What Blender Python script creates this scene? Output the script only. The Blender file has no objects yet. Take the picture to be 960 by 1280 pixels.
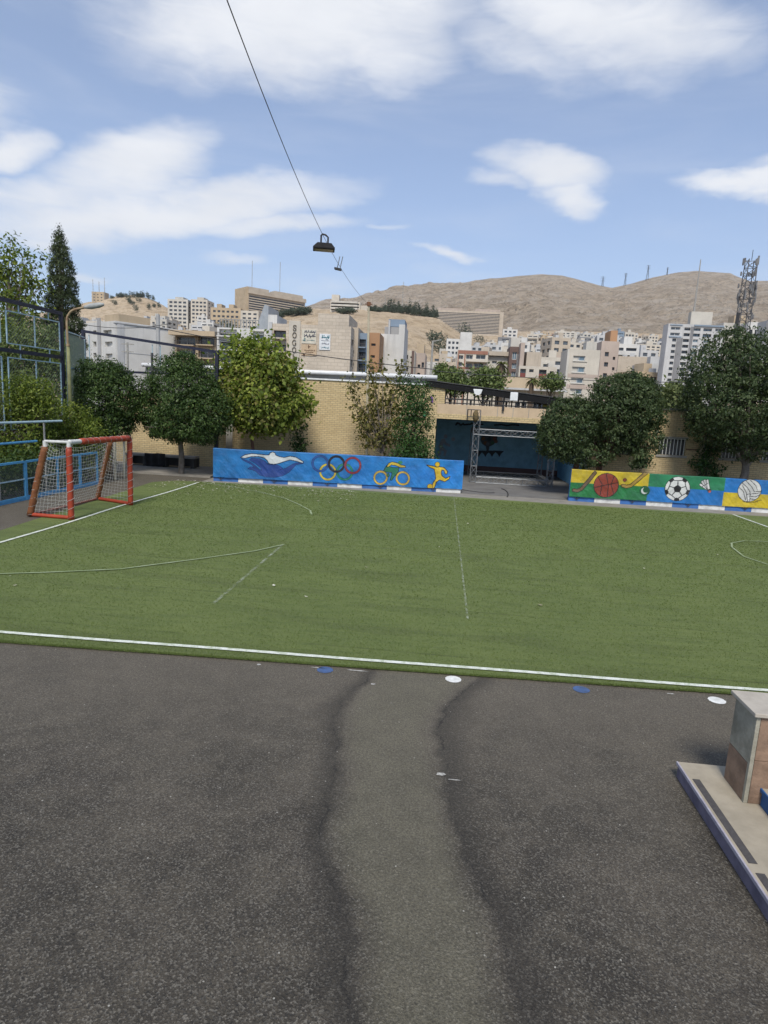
import bpy, math, random
import numpy as np
from mathutils import Matrix, Vector
R = math.radians
rng = np.random.default_rng(7)
random.seed(7)
scn = bpy.context.scene
COL = scn.collection

# ------------------------------------------------------------------ camera
F, CH, PITCH, ROLL, YAW = 780.0, 3.3, R(9.7), R(3.0), R(4.9)
_f = np.array([-math.sin(YAW)*math.cos(PITCH), math.cos(YAW)*math.cos(PITCH), -math.sin(PITCH)])
_r0 = np.array([math.cos(YAW), math.sin(YAW), 0.0]); _u0 = np.cross(_r0, _f)
_r = math.cos(ROLL)*_r0 + math.sin(ROLL)*_u0
_u = -math.sin(ROLL)*_r0 + math.cos(ROLL)*_u0
CAM = np.array([0, 0, CH])
cam_d = bpy.data.cameras.new("camera"); cam = bpy.data.objects.new("camera", cam_d); COL.objects.link(cam)
cam_d.sensor_width = 36; cam_d.lens = F/1280*36; cam_d.clip_start = .05; cam_d.clip_end = 12000
cam.matrix_world = Matrix([[_r[0], _u[0], -_f[0], 0], [_r[1], _u[1], -_f[1], 0], [_r[2], _u[2], -_f[2], CH], [0, 0, 0, 1]])
scn.camera = cam

def ray(px, py): return _f + _r*(px-480)/F - _u*(py-640)/F
def at(px, py, Y):                                   # point of the sight line on the plane y = Y
    d = ray(px, py); return CAM + d*(Y/d[1])
def gr(px, py, z=0.0):                               # point of the sight line at height z
    d = ray(px, py); return CAM + d*((z-CH)/d[2])
def azel(px, py):
    d = ray(px, py); return math.atan2(d[0], d[1]), math.atan2(d[2], math.hypot(d[0], d[1]))

# ------------------------------------------------------------------ world, sun, exposure
SUN_EL, SUN_AZ = R(50), R(181)                       # azimuth clockwise from +Y
world = bpy.data.worlds.new("World"); scn.world = world; world.use_nodes = True
wn, wl = world.node_tree.nodes, world.node_tree.links
wn.clear()
def nd(nodes, t, **kw):
    n = nodes.new(t)
    for k, v in kw.items(): setattr(n, k, v)
    return n
class NT:                                            # small helper for node maths
    def __init__(s, tree): s.n, s.l = tree.nodes, tree.links
    def new(s, t, **kw): return nd(s.n, t, **kw)
    def put(s, sock, v):
        if hasattr(v, 'is_output'): s.l.new(v, sock)
        elif v is not None: sock.default_value = v
    def m(s, op, a, b=None, c=None, clamp=False):
        n = s.new('ShaderNodeMath', operation=op, use_clamp=clamp)
        s.put(n.inputs[0], a)
        if b is not None: s.put(n.inputs[1], b)
        if c is not None: s.put(n.inputs[2], c)
        return n.outputs[0]
    def ss(s, v, a, b):                              # smoothstep
        n = s.new('ShaderNodeMapRange', interpolation_type='SMOOTHSTEP')
        s.put(n.inputs[0], v); n.inputs[1].default_value = a; n.inputs[2].default_value = b
        return n.outputs[0]
    def noise(s, vec, scale, detail=4, rough=.5, dist=0.0, w=None):
        n = s.new('ShaderNodeTexNoise'); s.put(n.inputs['Vector'], vec)
        n.inputs['Scale'].default_value = scale; n.inputs['Detail'].default_value = detail
        n.inputs['Roughness'].default_value = rough; n.inputs['Distortion'].default_value = dist
        return n.outputs[0]
    def mix(s, fac, a, b, mode='MIX'):
        n = s.new('ShaderNodeMix', data_type='RGBA', blend_type=mode)
        s.put(n.inputs[0], fac); s.put(n.inputs[6], a); s.put(n.inputs[7], b)
        return n.outputs[2]
    def vmap(s, vec, scale=(1, 1, 1), loc=(0, 0, 0), rot=(0, 0, 0)):
        n = s.new('ShaderNodeMapping'); s.put(n.inputs[0], vec)
        n.inputs[1].default_value = loc; n.inputs[2].default_value = rot; n.inputs[3].default_value = scale
        return n.outputs[0]
    def comb(s, x, y, z):
        n = s.new('ShaderNodeCombineXYZ'); s.put(n.inputs[0], x); s.put(n.inputs[1], y); s.put(n.inputs[2], z)
        return n.outputs[0]
W = NT(world.node_tree)
sky = W.new('ShaderNodeTexSky', sky_type='NISHITA', sun_disc=False, sun_elevation=SUN_EL, sun_rotation=SUN_AZ,
            altitude=1500, air_density=1.0, dust_density=1.2, ozone_density=1.2)
tc = W.new('ShaderNodeTexCoord').outputs['Generated']
sep = W.new('ShaderNodeSeparateXYZ'); wl.new(tc, sep.inputs[0])
az = W.m('ARCTAN2', sep.outputs[0], sep.outputs[1])
el = W.m('ARCSINE', sep.outputs[2])
flat = W.comb(az, W.m('MULTIPLY', el, 2.2), 0.0)
wob1 = W.m('MULTIPLY', W.m('SUBTRACT', W.noise(flat, 5, 5, .55), .5), .17)
wob2 = W.m('MULTIPLY', W.m('SUBTRACT', W.noise(W.vmap(flat, loc=(5, 3, 1)), 5, 5, .55), .5), .09)
azw, elw = W.m('ADD', az, wob1), W.m('ADD', el, wob2)
CLOUDS = [  # photo centre, half sizes (photo px), slant, density
    (375, 12, 205, 98, 8, 1.0), (275, 25, 120, 75, 5, .9), (470, 50, 100, 52, -10, .8), (745, 18, 190, 66, -6, .92), (640, 55, 110, 42, -12, .6),
    (175, 210, 98, 46, 12, 1.0), (8, 188, 52, 27, 5, 1.0), (210, 268, 215, 30, 7, 1.0), (330, 285, 110, 17, 2, .8), (60, 250, 120, 26, 3, .75),
    (682, 212, 68, 27, -9, 1.0), (712, 250, 46, 24, -5, .95), (625, 232, 40, 14, 0, .6), (925, 234, 68, 16, -9, 1.0), (1010, 222, 80, 20, -6, .9),
    (560, 318, 40, 9, -5, .75), (487, 282, 22, 5, 2, .5), (285, 328, 48, 9, 0, .6), (60, 300, 50, 14, 0, .75), (118, 343, 42, 10, 4, .6),
    (400, 356, 90, 12, 0, .35), (560, 345, 90, 12, 0, .3), (-150, 120, 150, 60, 0, .9), (1150, 60, 180, 60, 0, .8), (-200, 300, 160, 40, 0, .8), (300, -260, 300, 120, 0, .9), (800, -350, 260, 120, 0, .8)]
tot = None
for (cx, cy, hw, hh, sl, den) in CLOUDS:
    a0, e0 = azel(cx, cy); a1, e1 = azel(cx+hw, cy); a2, e2 = azel(cx, cy-hh)
    rw, rh = math.hypot(a1-a0, e1-e0), math.hypot(a2-a0, e2-e0)
    th = R(sl) + math.atan2(e1-e0, a1-a0)
    dx, dy = W.m('SUBTRACT', azw, a0), W.m('SUBTRACT', elw, e0)
    c_, s_ = math.cos(th), math.sin(th)
    qx = W.m('ADD', W.m('MULTIPLY', dx, c_/rw), W.m('MULTIPLY', dy, s_/rw))
    qy = W.m('ADD', W.m('MULTIPLY', dx, -s_/rh), W.m('MULTIPLY', dy, c_/rh))
    q = W.m('ADD', W.m('MULTIPLY', qx, qx), W.m('MULTIPLY', qy, qy))
    g = W.m('MULTIPLY', W.m('SUBTRACT', 1.0, W.m('MULTIPLY', q, .50)), den)
    g = W.m('MAXIMUM', g, 0.0)
    tot = g if tot is None else W.m('MAXIMUM', tot, g)
fine = W.noise(W.vmap(flat, scale=(1, 1.9, 1), rot=(0, 0, .25)), 13, 9, .62, .8)
dens = W.m('ADD', tot, W.m('MULTIPLY', W.m('SUBTRACT', fine, .5), .42))
cmask = W.ss(dens, .06, 1.02)
veil = W.m('MULTIPLY', W.ss(W.noise(W.vmap(flat, scale=(1, 2.6, 1)), 3.0, 6, .55, .5), .42, .9), .22)
hz = W.m('MULTIPLY', W.m('SUBTRACT', 1.0, W.ss(el, .0, .42)), .42)
cm = W.m('MAXIMUM', W.m('MULTIPLY', cmask, .93), veil)
shade = W.noise(W.vmap(flat, loc=(2, 9, 4)), 5, 5, .55)
ccol = W.mix(W.ss(shade, .3, .7), (5.9, 6.05, 6.35, 1), (6.6, 6.7, 6.9, 1))
skyc = W.mix(1.0, sky.outputs[0], (1.02, 1.10, 1.22, 1), 'MULTIPLY')
skyc = W.mix(.26, skyc, (4.2, 4.7, 5.4, 1))
skyc = W.mix(hz, skyc, (4.0, 4.75, 5.7, 1))
col = W.mix(cm, skyc, ccol)
bg = W.new('ShaderNodeBackground'); wl.new(col, bg.inputs[0]); bg.inputs[1].default_value = 0.10
wo = W.new('ShaderNodeOutputWorld'); wl.new(bg.outputs[0], wo.inputs[0])

sun_d = bpy.data.lights.new("sun", 'SUN'); sun = bpy.data.objects.new("sun", sun_d); COL.objects.link(sun)
sun_d.energy = 2.6; sun_d.angle = R(15); sun_d.color = (1.0, .945, .85)
sd = Vector((math.sin(SUN_AZ)*math.cos(SUN_EL), math.cos(SUN_AZ)*math.cos(SUN_EL), math.sin(SUN_EL)))
sun.rotation_euler = sd.to_track_quat('Z', 'Y').to_euler(); sun.location = (0, -20, 40)
scn.view_settings.view_transform = 'Standard'; scn.view_settings.look = 'None'
scn.view_settings.exposure = 0.60; scn.view_settings.gamma = 1.0; scn.view_settings.use_curve_mapping = False
scn.cycles.max_bounces = 6; scn.cycles.transparent_max_bounces = 12; scn.cycles.use_denoising = True

# ------------------------------------------------------------------ materials
MATS = {}
def new_mat(name):
    m = bpy.data.materials.new(name); m.use_nodes = True; m.node_tree.nodes.clear()
    t = NT(m.node_tree); p = t.new('ShaderNodeBsdfPrincipled'); o = t.new('ShaderNodeOutputMaterial')
    t.l.new(p.outputs[0], o.inputs[0]); MATS[name] = m
    return m, t, p, o
def ocoord(t): return t.new('ShaderNodeTexCoord').outputs['Object']
def gpos(t): return t.new('ShaderNodeNewGeometry').outputs['Position']
def bump(t, p, h, strength=.3, dist=.02):
    b = t.new('ShaderNodeBump'); b.inputs['Strength'].default_value = strength; b.inputs['Distance'].default_value = dist
    t.l.new(h, b.inputs['Height']); t.l.new(b.outputs[0], p.inputs['Normal'])
def c4(c): return (c[0], c[1], c[2], 1)
def M(name, c1, c2=None, scale=3.0, rough=.75, bmp=0.0, bscale=60, metal=0.0, streak=0.0, spec=.4):
    """weathered plain material: two close tones, optional vertical rain streaks, optional grain"""
    if name in MATS: return MATS[name]
    m, t, p, o = new_mat(name)
    v = gpos(t)
    c2 = c2 or tuple(x*.78 for x in c1)
    n = t.noise(v, scale, 6, .62)
    col = t.mix(t.ss(n, .3, .72), c4(c1), c4(c2))
    if streak:
        sv = t.vmap(v, scale=(1.6, 1.6, .12))
        col = t.mix(t.m('MULTIPLY', t.ss(t.noise(sv, 1.5, 5, .6), .52, .78), streak), col, c4(tuple(x*.55 for x in c1)))
    t.l.new(col, p.inputs['Base Color'])
    p.inputs['Roughness'].default_value = rough; p.inputs['Metallic'].default_value = metal
    p.inputs['Specular IOR Level'].default_value = spec
    if bmp: bump(t, p, t.noise(v, bscale, 4, .6), bmp, .01)
    return m
def M_attr(name, rough=.55, wr=0.0, spec=.4):
    """painted surface whose colours are stored on the mesh as artwork"""
    if name in MATS: return MATS[name]
    m, t, p, o = new_mat(name)
    a = t.new('ShaderNodeAttribute', attribute_name='paint')
    v = gpos(t)
    n = t.noise(v, 2.2, 6, .65)
    col = t.mix(t.m('MULTIPLY', t.ss(n, .35, .75), .35), a.outputs[0], (0.02, 0.03, 0.05, 1), 'MIX')
    col = t.mix(t.m('MULTIPLY', t.ss(t.noise(v, 11, 5, .7), .6, .8), .18), col, (.45, .45, .43, 1))
    t.l.new(col, p.inputs['Base Color']); p.inputs['Roughness'].default_value = rough
    p.inputs['Specular IOR Level'].default_value = spec
    if wr: bump(t, p, t.noise(t.vmap(v, scale=(1, 1, .7), rot=(0, .6, 0)), 4.5, 4, .6, .8), wr, .05)
    return m
def M_brick(name, c1, c2, mortar, bw=.22, bh=.072, squash=1.0, facing='Y'):
    if name in MATS: return MATS[name]
    m, t, p, o = new_mat(name)
    v = gpos(t); s = t.new('ShaderNodeSeparateXYZ'); t.l.new(v, s.inputs[0])
    u = t.m('ADD', s.outputs[0], s.outputs[1])
    uv = t.comb(u, s.outputs[2], 0.0)
    b = t.new('ShaderNodeTexBrick'); t.l.new(uv, b.inputs[0])
    b.inputs['Color1'].default_value = c4(c1); b.inputs['Color2'].default_value = c4(c2); b.inputs['Mortar'].default_value = c4(mortar)
    b.inputs['Scale'].default_value = 1.0; b.inputs['Brick Width'].default_value = bw; b.inputs['Row Height'].default_value = bh
    b.inputs['Mortar Size'].default_value = bh*.1; b.inputs['Mortar Smooth'].default_value = .3; b.inputs['Bias'].default_value = -.1
    st = t.m('MULTIPLY', t.ss(t.noise(v, .55, 6, .65), .42, .75), .42)
    col = t.mix(st, b.outputs[0], c4(tuple(x*.55 for x in c1)))
    col = t.mix(t.m('MULTIPLY', t.ss(t.noise(t.vmap(v, scale=(2, 2, .15)), 1.3, 5, .6), .55, .8), .3), col, c4(tuple(x*.4 for x in c1)))
    col = t.mix(t.m('MULTIPLY', t.ss(t.noise(v, 14, 3, .6), .4, .8), .25), col, c4(tuple(min(1, x*1.25) for x in c1)))
    t.l.new(col, p.inputs['Base Color']); p.inputs['Roughness'].default_value = .88
    bump(t, p, t.m('SUBTRACT', 1.0, b.outputs[1]), .5, .012)
    return m
def M_leaf(name, dark, mid, light, trans=.25, rough=.45):
    if name in MATS: return MATS[name]
    m, t, p, o = new_mat(name)
    a = t.new('ShaderNodeAttribute', attribute_name='tint').outputs['Fac']
    r = t.new('ShaderNodeValToRGB'); t.l.new(a, r.inputs[0])
    e = r.color_ramp.elements; e[0].color = c4(dark); e[1].color = c4(light); k = e.new(.5); k.color = c4(mid)
    t.l.new(r.outputs[0], p.inputs['Base Color']); p.inputs['Roughness'].default_value = rough
    p.inputs['Specular IOR Level'].default_value = .2
    tr = t.new('ShaderNodeBsdfTranslucent'); t.l.new(t.mix(1.0, r.outputs[0], (1.3, 1.4, .7, 1), 'MULTIPLY'), tr.inputs[0])
    mx = t.new('ShaderNodeMixShader'); mx.inputs[0].default_value = trans
    t.l.new(p.outputs[0], mx.inputs[1]); t.l.new(tr.outputs[0], mx.inputs[2]); t.l.new(mx.outputs[0], o.inputs[0])
    return m

# ------------------------------------------------------------------ mesh building
def link(o): COL.objects.link(o); return o
def total_loc(o):
    v = Vector((0, 0, 0))
    while o is not None: v += o.location; o = o.parent
    return v
class MB:
    def __init__(s): s.v, s.f, s.mi = [], [], []
    def add(s, vs, fs, m=0):
        b = len(s.v); s.v += [tuple(map(float, q)) for q in vs]
        s.f += [tuple(i+b for i in q) for q in fs]; s.mi += [m]*len(fs)
        return s
    def box(s, x0, y0, z0, x1, y1, z1, m=0):
        v = [(x0,y0,z0),(x1,y0,z0),(x1,y1,z0),(x0,y1,z0),(x0,y0,z1),(x1,y0,z1),(x1,y1,z1),(x0,y1,z1)]
        return s.add(v, [(3,2,1,0),(4,5,6,7),(0,1,5,4),(1,2,6,5),(2,3,7,6),(3,0,4,7)], m)
    def beam(s, a, b, w, h, m=0, up=(0, 0, 1)):      # rectangular bar from a to b
        a, b = np.array(a, float), np.array(b, float); d = (b-a)/np.linalg.norm(b-a)
        up = np.array(up, float)
        if abs(d@up) > .98: up = np.array((0, 1, 0.))
        sx = np.cross(d, up); sx /= np.linalg.norm(sx); sy = np.cross(sx, d)
        q = [sx*i*w/2+sy*j*h/2 for i, j in ((-1,-1),(1,-1),(1,1),(-1,1))]
        return s.add([a+k for k in q]+[b+k for k in q], [(3,2,1,0),(4,5,6,7),(0,1,5,4),(1,2,6,5),(2,3,7,6),(3,0,4,7)], m)
    def tube(s, pts, r, n=8, m=0, cap=True):
        pts = [np.array(p, float) for p in pts]; k = len(pts)
        rs = r if hasattr(r, '__len__') else [r]*k
        ref = None; vs = []
        for i, p in enumerate(pts):
            d = pts[min(i+1, k-1)]-pts[max(i-1, 0)]; d /= (np.linalg.norm(d)+1e-12)
            if ref is None:
                ref = np.array((0, 0, 1.)) if abs(d[2]) < .9 else np.array((1., 0, 0))
            a = np.cross(d, ref); a /= (np.linalg.norm(a)+1e-12); b = np.cross(a, d); ref = b
            for j in range(n):
                t = 2*math.pi*j/n; vs.append(p+rs[i]*(a*math.cos(t)+b*math.sin(t)))
        fs = [(i*n+j, i*n+(j+1) % n, (i+1)*n+(j+1) % n, (i+1)*n+j) for i in range(k-1) for j in range(n)]
        if cap: fs += [tuple(range(n-1, -1, -1)), tuple(range((k-1)*n, k*n))]
        return s.add(vs, fs, m)
    def prism(s, poly, d, m=0):                      # poly: 3-D points in order, extruded by vector d
        n = len(poly); d = np.array(d, float); p = [np.array(q, float) for q in poly]
        return s.add(p+[q+d for q in p], [tuple(range(n))[::-1], tuple(range(n, 2*n))]+[(i, (i+1) % n, n+(i+1) % n, n+i) for i in range(n)], m)
    def build(s, name, mats, parent=None, world=True, smooth=False, bevel=0.0):
        me = bpy.data.meshes.new(name)
        mats = mats if isinstance(mats, (list, tuple)) else [mats]
        v = np.array(s.v, float)
        o = bpy.data.objects.new(name, me)
        if parent is not None:
            if world: v = v-np.array(total_loc(parent))
            o.parent = parent
        elif world:
            c = np.array([(v[:,0].min()+v[:,0].max())/2, (v[:,1].min()+v[:,1].max())/2, v[:,2].min()]); v = v-c; o.location = c
        me.from_pydata(v.tolist(), [], s.f)
        for q in mats: me.materials.append(q)
        if any(s.mi): me.polygons.foreach_set('material_index', s.mi)
        if smooth: me.polygons.foreach_set('use_smooth', [True]*len(me.polygons))
        me.update(); link(o)
        if bevel:
            b = o.modifiers.new('bevel', 'BEVEL'); b.width = bevel; b.segments = 2; b.limit_method = 'ANGLE'
        return o
def tag(o, label=None, cat=None, group=None, kind=None):
    if label: o['label'] = label
    if cat: o['category'] = cat
    if group: o['group'] = group
    if kind: o['kind'] = kind
    return o
def empty(name, loc, label, cat, group=None, rz=0.0):
    o = bpy.data.objects.new(name, None); o.location = tuple(map(float, loc)); o.rotation_euler = (0, 0, rz)
    o.empty_display_size = .2; link(o); return tag(o, label, cat, group)
def copy_tree(o, parent=None):
    c = o.copy(); link(c); c.parent = parent
    for ch in list(o.children): copy_tree(ch, c)
    return c
def np_mesh(name, v, f, mats, attr=None, attr_name='tint', parent=None, color=None, smooth=False, world=True):
    """mesh from numpy arrays (faces all of one size)"""
    me = bpy.data.meshes.new(name); v = np.asarray(v, float); f = np.asarray(f, np.int32)
    o = bpy.data.objects.new(name, me)
    if parent is not None:
        if world: v = v-np.array(total_loc(parent))
        o.parent = parent
    k = f.shape[1]
    me.vertices.add(len(v)); me.vertices.foreach_set('co', v.astype(np.float32).ravel())
    me.loops.add(f.size); me.loops.foreach_set('vertex_index', f.ravel())
    me.polygons.add(len(f)); me.polygons.foreach_set('loop_start', np.arange(0, f.size, k, dtype=np.int32))
    try: me.polygons.foreach_set('loop_total', np.full(len(f), k, np.int32))
    except Exception: pass
    for q in (mats if isinstance(mats, (list, tuple)) else [mats]): me.materials.append(q)
    if attr is not None:
        a = me.attributes.new(attr_name, 'FLOAT', 'POINT'); a.data.foreach_set('value', np.asarray(attr, np.float32))
    if color is not None:
        a = me.attributes.new(attr_name, 'FLOAT_COLOR', 'POINT')
        a.data.foreach_set('color', np.concatenate([color, np.ones((len(color), 1))], 1).astype(np.float32).ravel())
    if smooth: me.polygons.foreach_set('use_smooth', [True]*len(f))
    me.update(); me.validate(); link(o)
    return o
# value noise in numpy
_perm = rng.random((256, 256))
def vnoise(x, y):
    xi, yi = np.floor(x).astype(int), np.floor(y).astype(int); fx, fy = x-xi, y-yi
    fx, fy = fx*fx*(3-2*fx), fy*fy*(3-2*fy)
    g = lambda a, b: _perm[a % 256, b % 256]
    return (g(xi, yi)*(1-fx)+g(xi+1, yi)*fx)*(1-fy)+(g(xi, yi+1)*(1-fx)+g(xi+1, yi+1)*fx)*fy
def fbm(x, y, o=5, ridged=False):
    s, a, t = 0, 1, 0
    for i in range(o):
        n = vnoise(x*2**i+17*i, y*2**i+31*i)
        if ridged: n = 1-abs(2*n-1)
        s = s+a*n; t += a; a *= .5
    return s/t
def grid_faces(nx, ny):
    i = np.arange(ny-1)[:, None]*nx+np.arange(nx-1)[None, :]
    return np.stack([i, i+1, i+1+nx, i+nx], -1).reshape(-1, 4)
def in_poly(x, y, poly):
    r = np.zeros(x.shape, bool); n = len(poly)
    for i in range(n):
        (x1, y1), (x2, y2) = poly[i], poly[(i+1) % n]
        if y1 == y2: continue
        c = ((y1 > y) != (y2 > y)) & (x < (x2-x1)*(y-y1)/(y2-y1)+x1)
        r ^= c
    return r
def seg_dist(x, y, pts):
    d = np.full(x.shape, 1e9)
    for (x1, y1), (x2, y2) in zip(pts[:-1], pts[1:]):
        L = (x2-x1)**2+(y2-y1)**2+1e-12
        t = np.clip(((x-x1)*(x2-x1)+(y-y1)*(y2-y1))/L, 0, 1)
        d = np.minimum(d, np.hypot(x-x1-t*(x2-x1), y-y1-t*(y2-y1)))
    return d
# ------------------------------------------------------------------ ground: asphalt yard
m, t, p, o_ = new_mat('asphalt')
v = gpos(t)
A_ = lambda q: t.new('ShaderNodeAttribute', attribute_name=q).outputs['Fac']
ym_ = A_('ym'); jit = t.m('MULTIPLY', t.m('SUBTRACT', t.noise(v, 9, 6, .65), .5), .16)
eL, eR = t.m('ADD', A_('dl'), jit), t.m('SUBTRACT', A_('dr'), jit)
def band(e_, w_in, w_out):                            # dark stain that is crisp on the strip side and fades outward
    o_side = t.ss(e_, -w_out, .0); i_side = t.m('SUBTRACT', 1.0, t.ss(e_, .0, w_in)); return t.m('MULTIPLY', o_side, i_side)
at_seam = t.m('MULTIPLY', t.m('MAXIMUM', band(eL, .12, .24), band(eR, .10, .34)), ym_)
crack = t.m('MULTIPLY', t.m('MAXIMUM', t.m('SUBTRACT', 1.0, t.ss(t.m('ABSOLUTE', eL), .0, .014)), t.m('SUBTRACT', 1.0, t.ss(t.m('ABSOLUTE', eR), .0, .014))), t.m('MULTIPLY', ym_, t.ss(t.noise(v, 2.2, 3, .6), .42, .58)))
at_strip = t.m('MULTIPLY', t.m('MULTIPLY', t.ss(eL, .0, .30), t.ss(eR, .0, .30)), ym_)
big = t.noise(v, .8, 6, .66, .5); mid = t.noise(v, 3.5, 5, .65); gr1 = t.noise(v, 120, 3, .7)
vor = t.new('ShaderNodeTexVoronoi'); t.l.new(v, vor.inputs[0]); vor.inputs['Scale'].default_value = 95
vcol = t.new('ShaderNodeSeparateColor'); t.l.new(vor.outputs['Color'], vcol.inputs[0])
base = t.mix(t.ss(big, .3, .7), (.027, .0235, .0185, 1), (.060, .052, .041, 1))
base = t.mix(t.m('MULTIPLY', t.ss(mid, .4, .7), .4), base, (.104, .090, .068, 1))
stones = t.ss(vcol.outputs[0], .55, 1.0)
base = t.mix(t.m('MULTIPLY', stones, .55), base, (.18, .168, .145, 1))
base = t.mix(t.m('MULTIPLY', t.ss(vcol.outputs[1], .75, .95), .55), base, (.018, .018, .018, 1))
sy = t.new('ShaderNodeSeparateXYZ'); t.l.new(v, sy.inputs[0])
pale_mix = t.m('MULTIPLY', t.ss(t.m('ADD', sy.outputs[1], t.m('MULTIPLY', t.m('SUBTRACT', big, .5), 3.0)), 3.4, 7.4), .50)   # asphalt gets paler towards the pitch, broken up by noise
base = t.mix(pale_mix, base, (.135, .118, .092, 1))
seamn = t.m('MULTIPLY', at_seam, t.m('ADD', .45, t.m('MULTIPLY', mid, .9)), clamp=True)
stripn = t.m('MULTIPLY', at_strip, t.m('ADD', .45, t.m('MULTIPLY', mid, .8)), clamp=True)
base = t.mix(t.m('MULTIPLY', stripn, .55), base, (.128, .120, .086, 1))
base = t.mix(t.m('MULTIPLY', seamn, .62), base, (.022, .020, .017, 1))
base = t.mix(t.m('MULTIPLY', crack, .7), base, (.012, .011, .010, 1))
rare = t.new('ShaderNodeTexVoronoi'); t.l.new(v, rare.inputs[0]); rare.inputs['Scale'].default_value = 7
base = t.mix(t.m('LESS_THAN', rare.outputs['Distance'], .045), base, (.3, .29, .26, 1))
grain = t.noise(v, 55, 7, .86)
base = t.mix(1.0, base, t.mix(t.ss(grain, .30, .70), (.42, .42, .42, 1), (1.62, 1.60, 1.55, 1)), 'MULTIPLY')
t.l.new(base, p.inputs['Base Color']); p.inputs['Roughness'].default_value = .82; p.inputs['Specular IOR Level'].default_value = .35
bump(t, p, t.m('ADD', t.m('MULTIPLY', gr1, .6), t.m('MULTIPLY', vor.outputs['Distance'], .8)), .75, .006)
ASPH = m

LSEAM = [(-.66, 7.4), (-.70, 7.1), (-.95, 6.5), (-.91, 6.07), (-.80, 5.3), (-.75, 4.72), (-.72, 4.15), (-.60, 3.84), (-.40, 3.4), (-.33, 3.1), (-.29, 2.84), (-.2, 2.2), (-.3, 1.2)]
RSEAM = [(.66, 7.5), (.55, 7.2), (.30, 6.6), (.17, 6.0), (.26, 5.13), (.36, 4.5), (.48, 4.01), (.62, 3.6), (.66, 3.3), (.68, 2.98), (.75, 2.2), (.6, 1.2)]
xs = np.concatenate([[-4000, -400, -60, -20], np.linspace(-6, 6, 241), [20, 60, 400, 4000]])
ys = np.concatenate([[-4000, -300, -30, -4], np.linspace(1, 8.2, 161), [20, 40, 60, 120, 400, 4000]])
X, Y = np.meshgrid(xs, ys)
wob = (fbm(X*1.6+3, Y*1.6, 5)-.5)*.30
Xw = X+wob
lx = np.interp(Y, [q[1] for q in LSEAM[::-1]], [q[0] for q in LSEAM[::-1]]); rx = np.interp(Y, [q[1] for q in RSEAM[::-1]], [q[0] for q in RSEAM[::-1]])
dl = np.clip(Xw-lx, -1.5, 1.5); dr = np.clip(rx-Xw, -1.5, 1.5)      # signed distances to the two edges of the trodden strip
ym = np.clip((Y-1)/.5, 0, 1)*np.clip((7.75-Y)/.3, 0, 1)
ng = np_mesh('asphalt_ground', np.stack([X, Y, 0*X-.002], -1).reshape(-1, 3), grid_faces(len(xs), len(ys)), ASPH, dl.ravel(), 'dl')
for nm_, ar_ in (('dr', dr), ('ym', ym)):
    a_ = ng.data.attributes.new(nm_, 'FLOAT', 'POINT'); a_.data.foreach_set('value', ar_.ravel().astype(np.float32))
tag(ng, kind='structure')

# artificial turf
m, t, p, o_ = new_mat('artificial_turf'); v = gpos(t)
n1 = t.noise(v, .35, 5, .6); n2 = t.noise(t.vmap(v, scale=(.45, 3.0, 1)), 2.4, 6, .7, .5); n3 = t.noise(t.vmap(v, scale=(1, 2.4, 1)), 45, 4, .75); n4 = t.noise(t.vmap(v, scale=(.25, 1.6, 1)), 1.1, 4, .6, .5)
c = t.mix(t.ss(n1, .3, .7), (.112, .152, .042, 1), (.142, .182, .052, 1))
c = t.mix(t.m('MULTIPLY', t.ss(n2, .42, .68), .75), c, (.080, .118, .032, 1))
c = t.mix(t.m('MULTIPLY', t.ss(n4, .50, .66), .55), c, (.070, .094, .030, 1))
c = t.mix(t.m('MULTIPLY', t.ss(n3, .35, .75), .6), c, (.22, .25, .10, 1))
sp3 = t.new('ShaderNodeSeparateXYZ'); t.l.new(v, sp3.inputs[0])
fr3 = t.m('FRACT', t.m('ADD', t.m('DIVIDE', sp3.outputs[1], 1.95), t.m('ADD', .35, t.m('MULTIPLY', t.noise(v, .4, 2, .5), .05))))   # joints between the turf rolls
c = t.mix(t.m('MULTIPLY', t.m('SUBTRACT', 1.0, t.ss(t.m('ABSOLUTE', t.m('SUBTRACT', fr3, .5)), .0, .02)), t.m('MULTIPLY', t.ss(t.noise(v, .6, 4, .6), .42, .62), .6)), c, (.05, .06, .022, 1))
t.l.new(c, p.inputs['Base Color']); p.inputs['Roughness'].default_value = .8; p.inputs['Specular IOR Level'].default_value = .25
bump(t, p, t.m('ADD', n3, t.m('MULTIPLY', n2, .6)), .8, .03)
TURF = m
mb = MB()
mb.v = [(-10.35, 6.95, .012), (-5.55, 7.24, .012), (-3.0, 7.33, .012), (-.5, 7.42, .012), (1.67, 7.53, .012), (3.62, 7.59, .012), (12.9, 7.9, .012),
        (12.9, 23.75, .012), (4.6, 23.55, .012), (1.0, 23.66, .012), (-3.96, 23.78, .012), (-8.8, 23.4, .012), (-10.1, 23.2, .012), (-10.7, 22.4, .012), (-10.5, 20.1, .012), (-9.95, 13.2, .012)]
mb.f = [tuple(range(16))]; mb.mi = [0]
tag(mb.build('artificial_turf', TURF), kind='structure')
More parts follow.
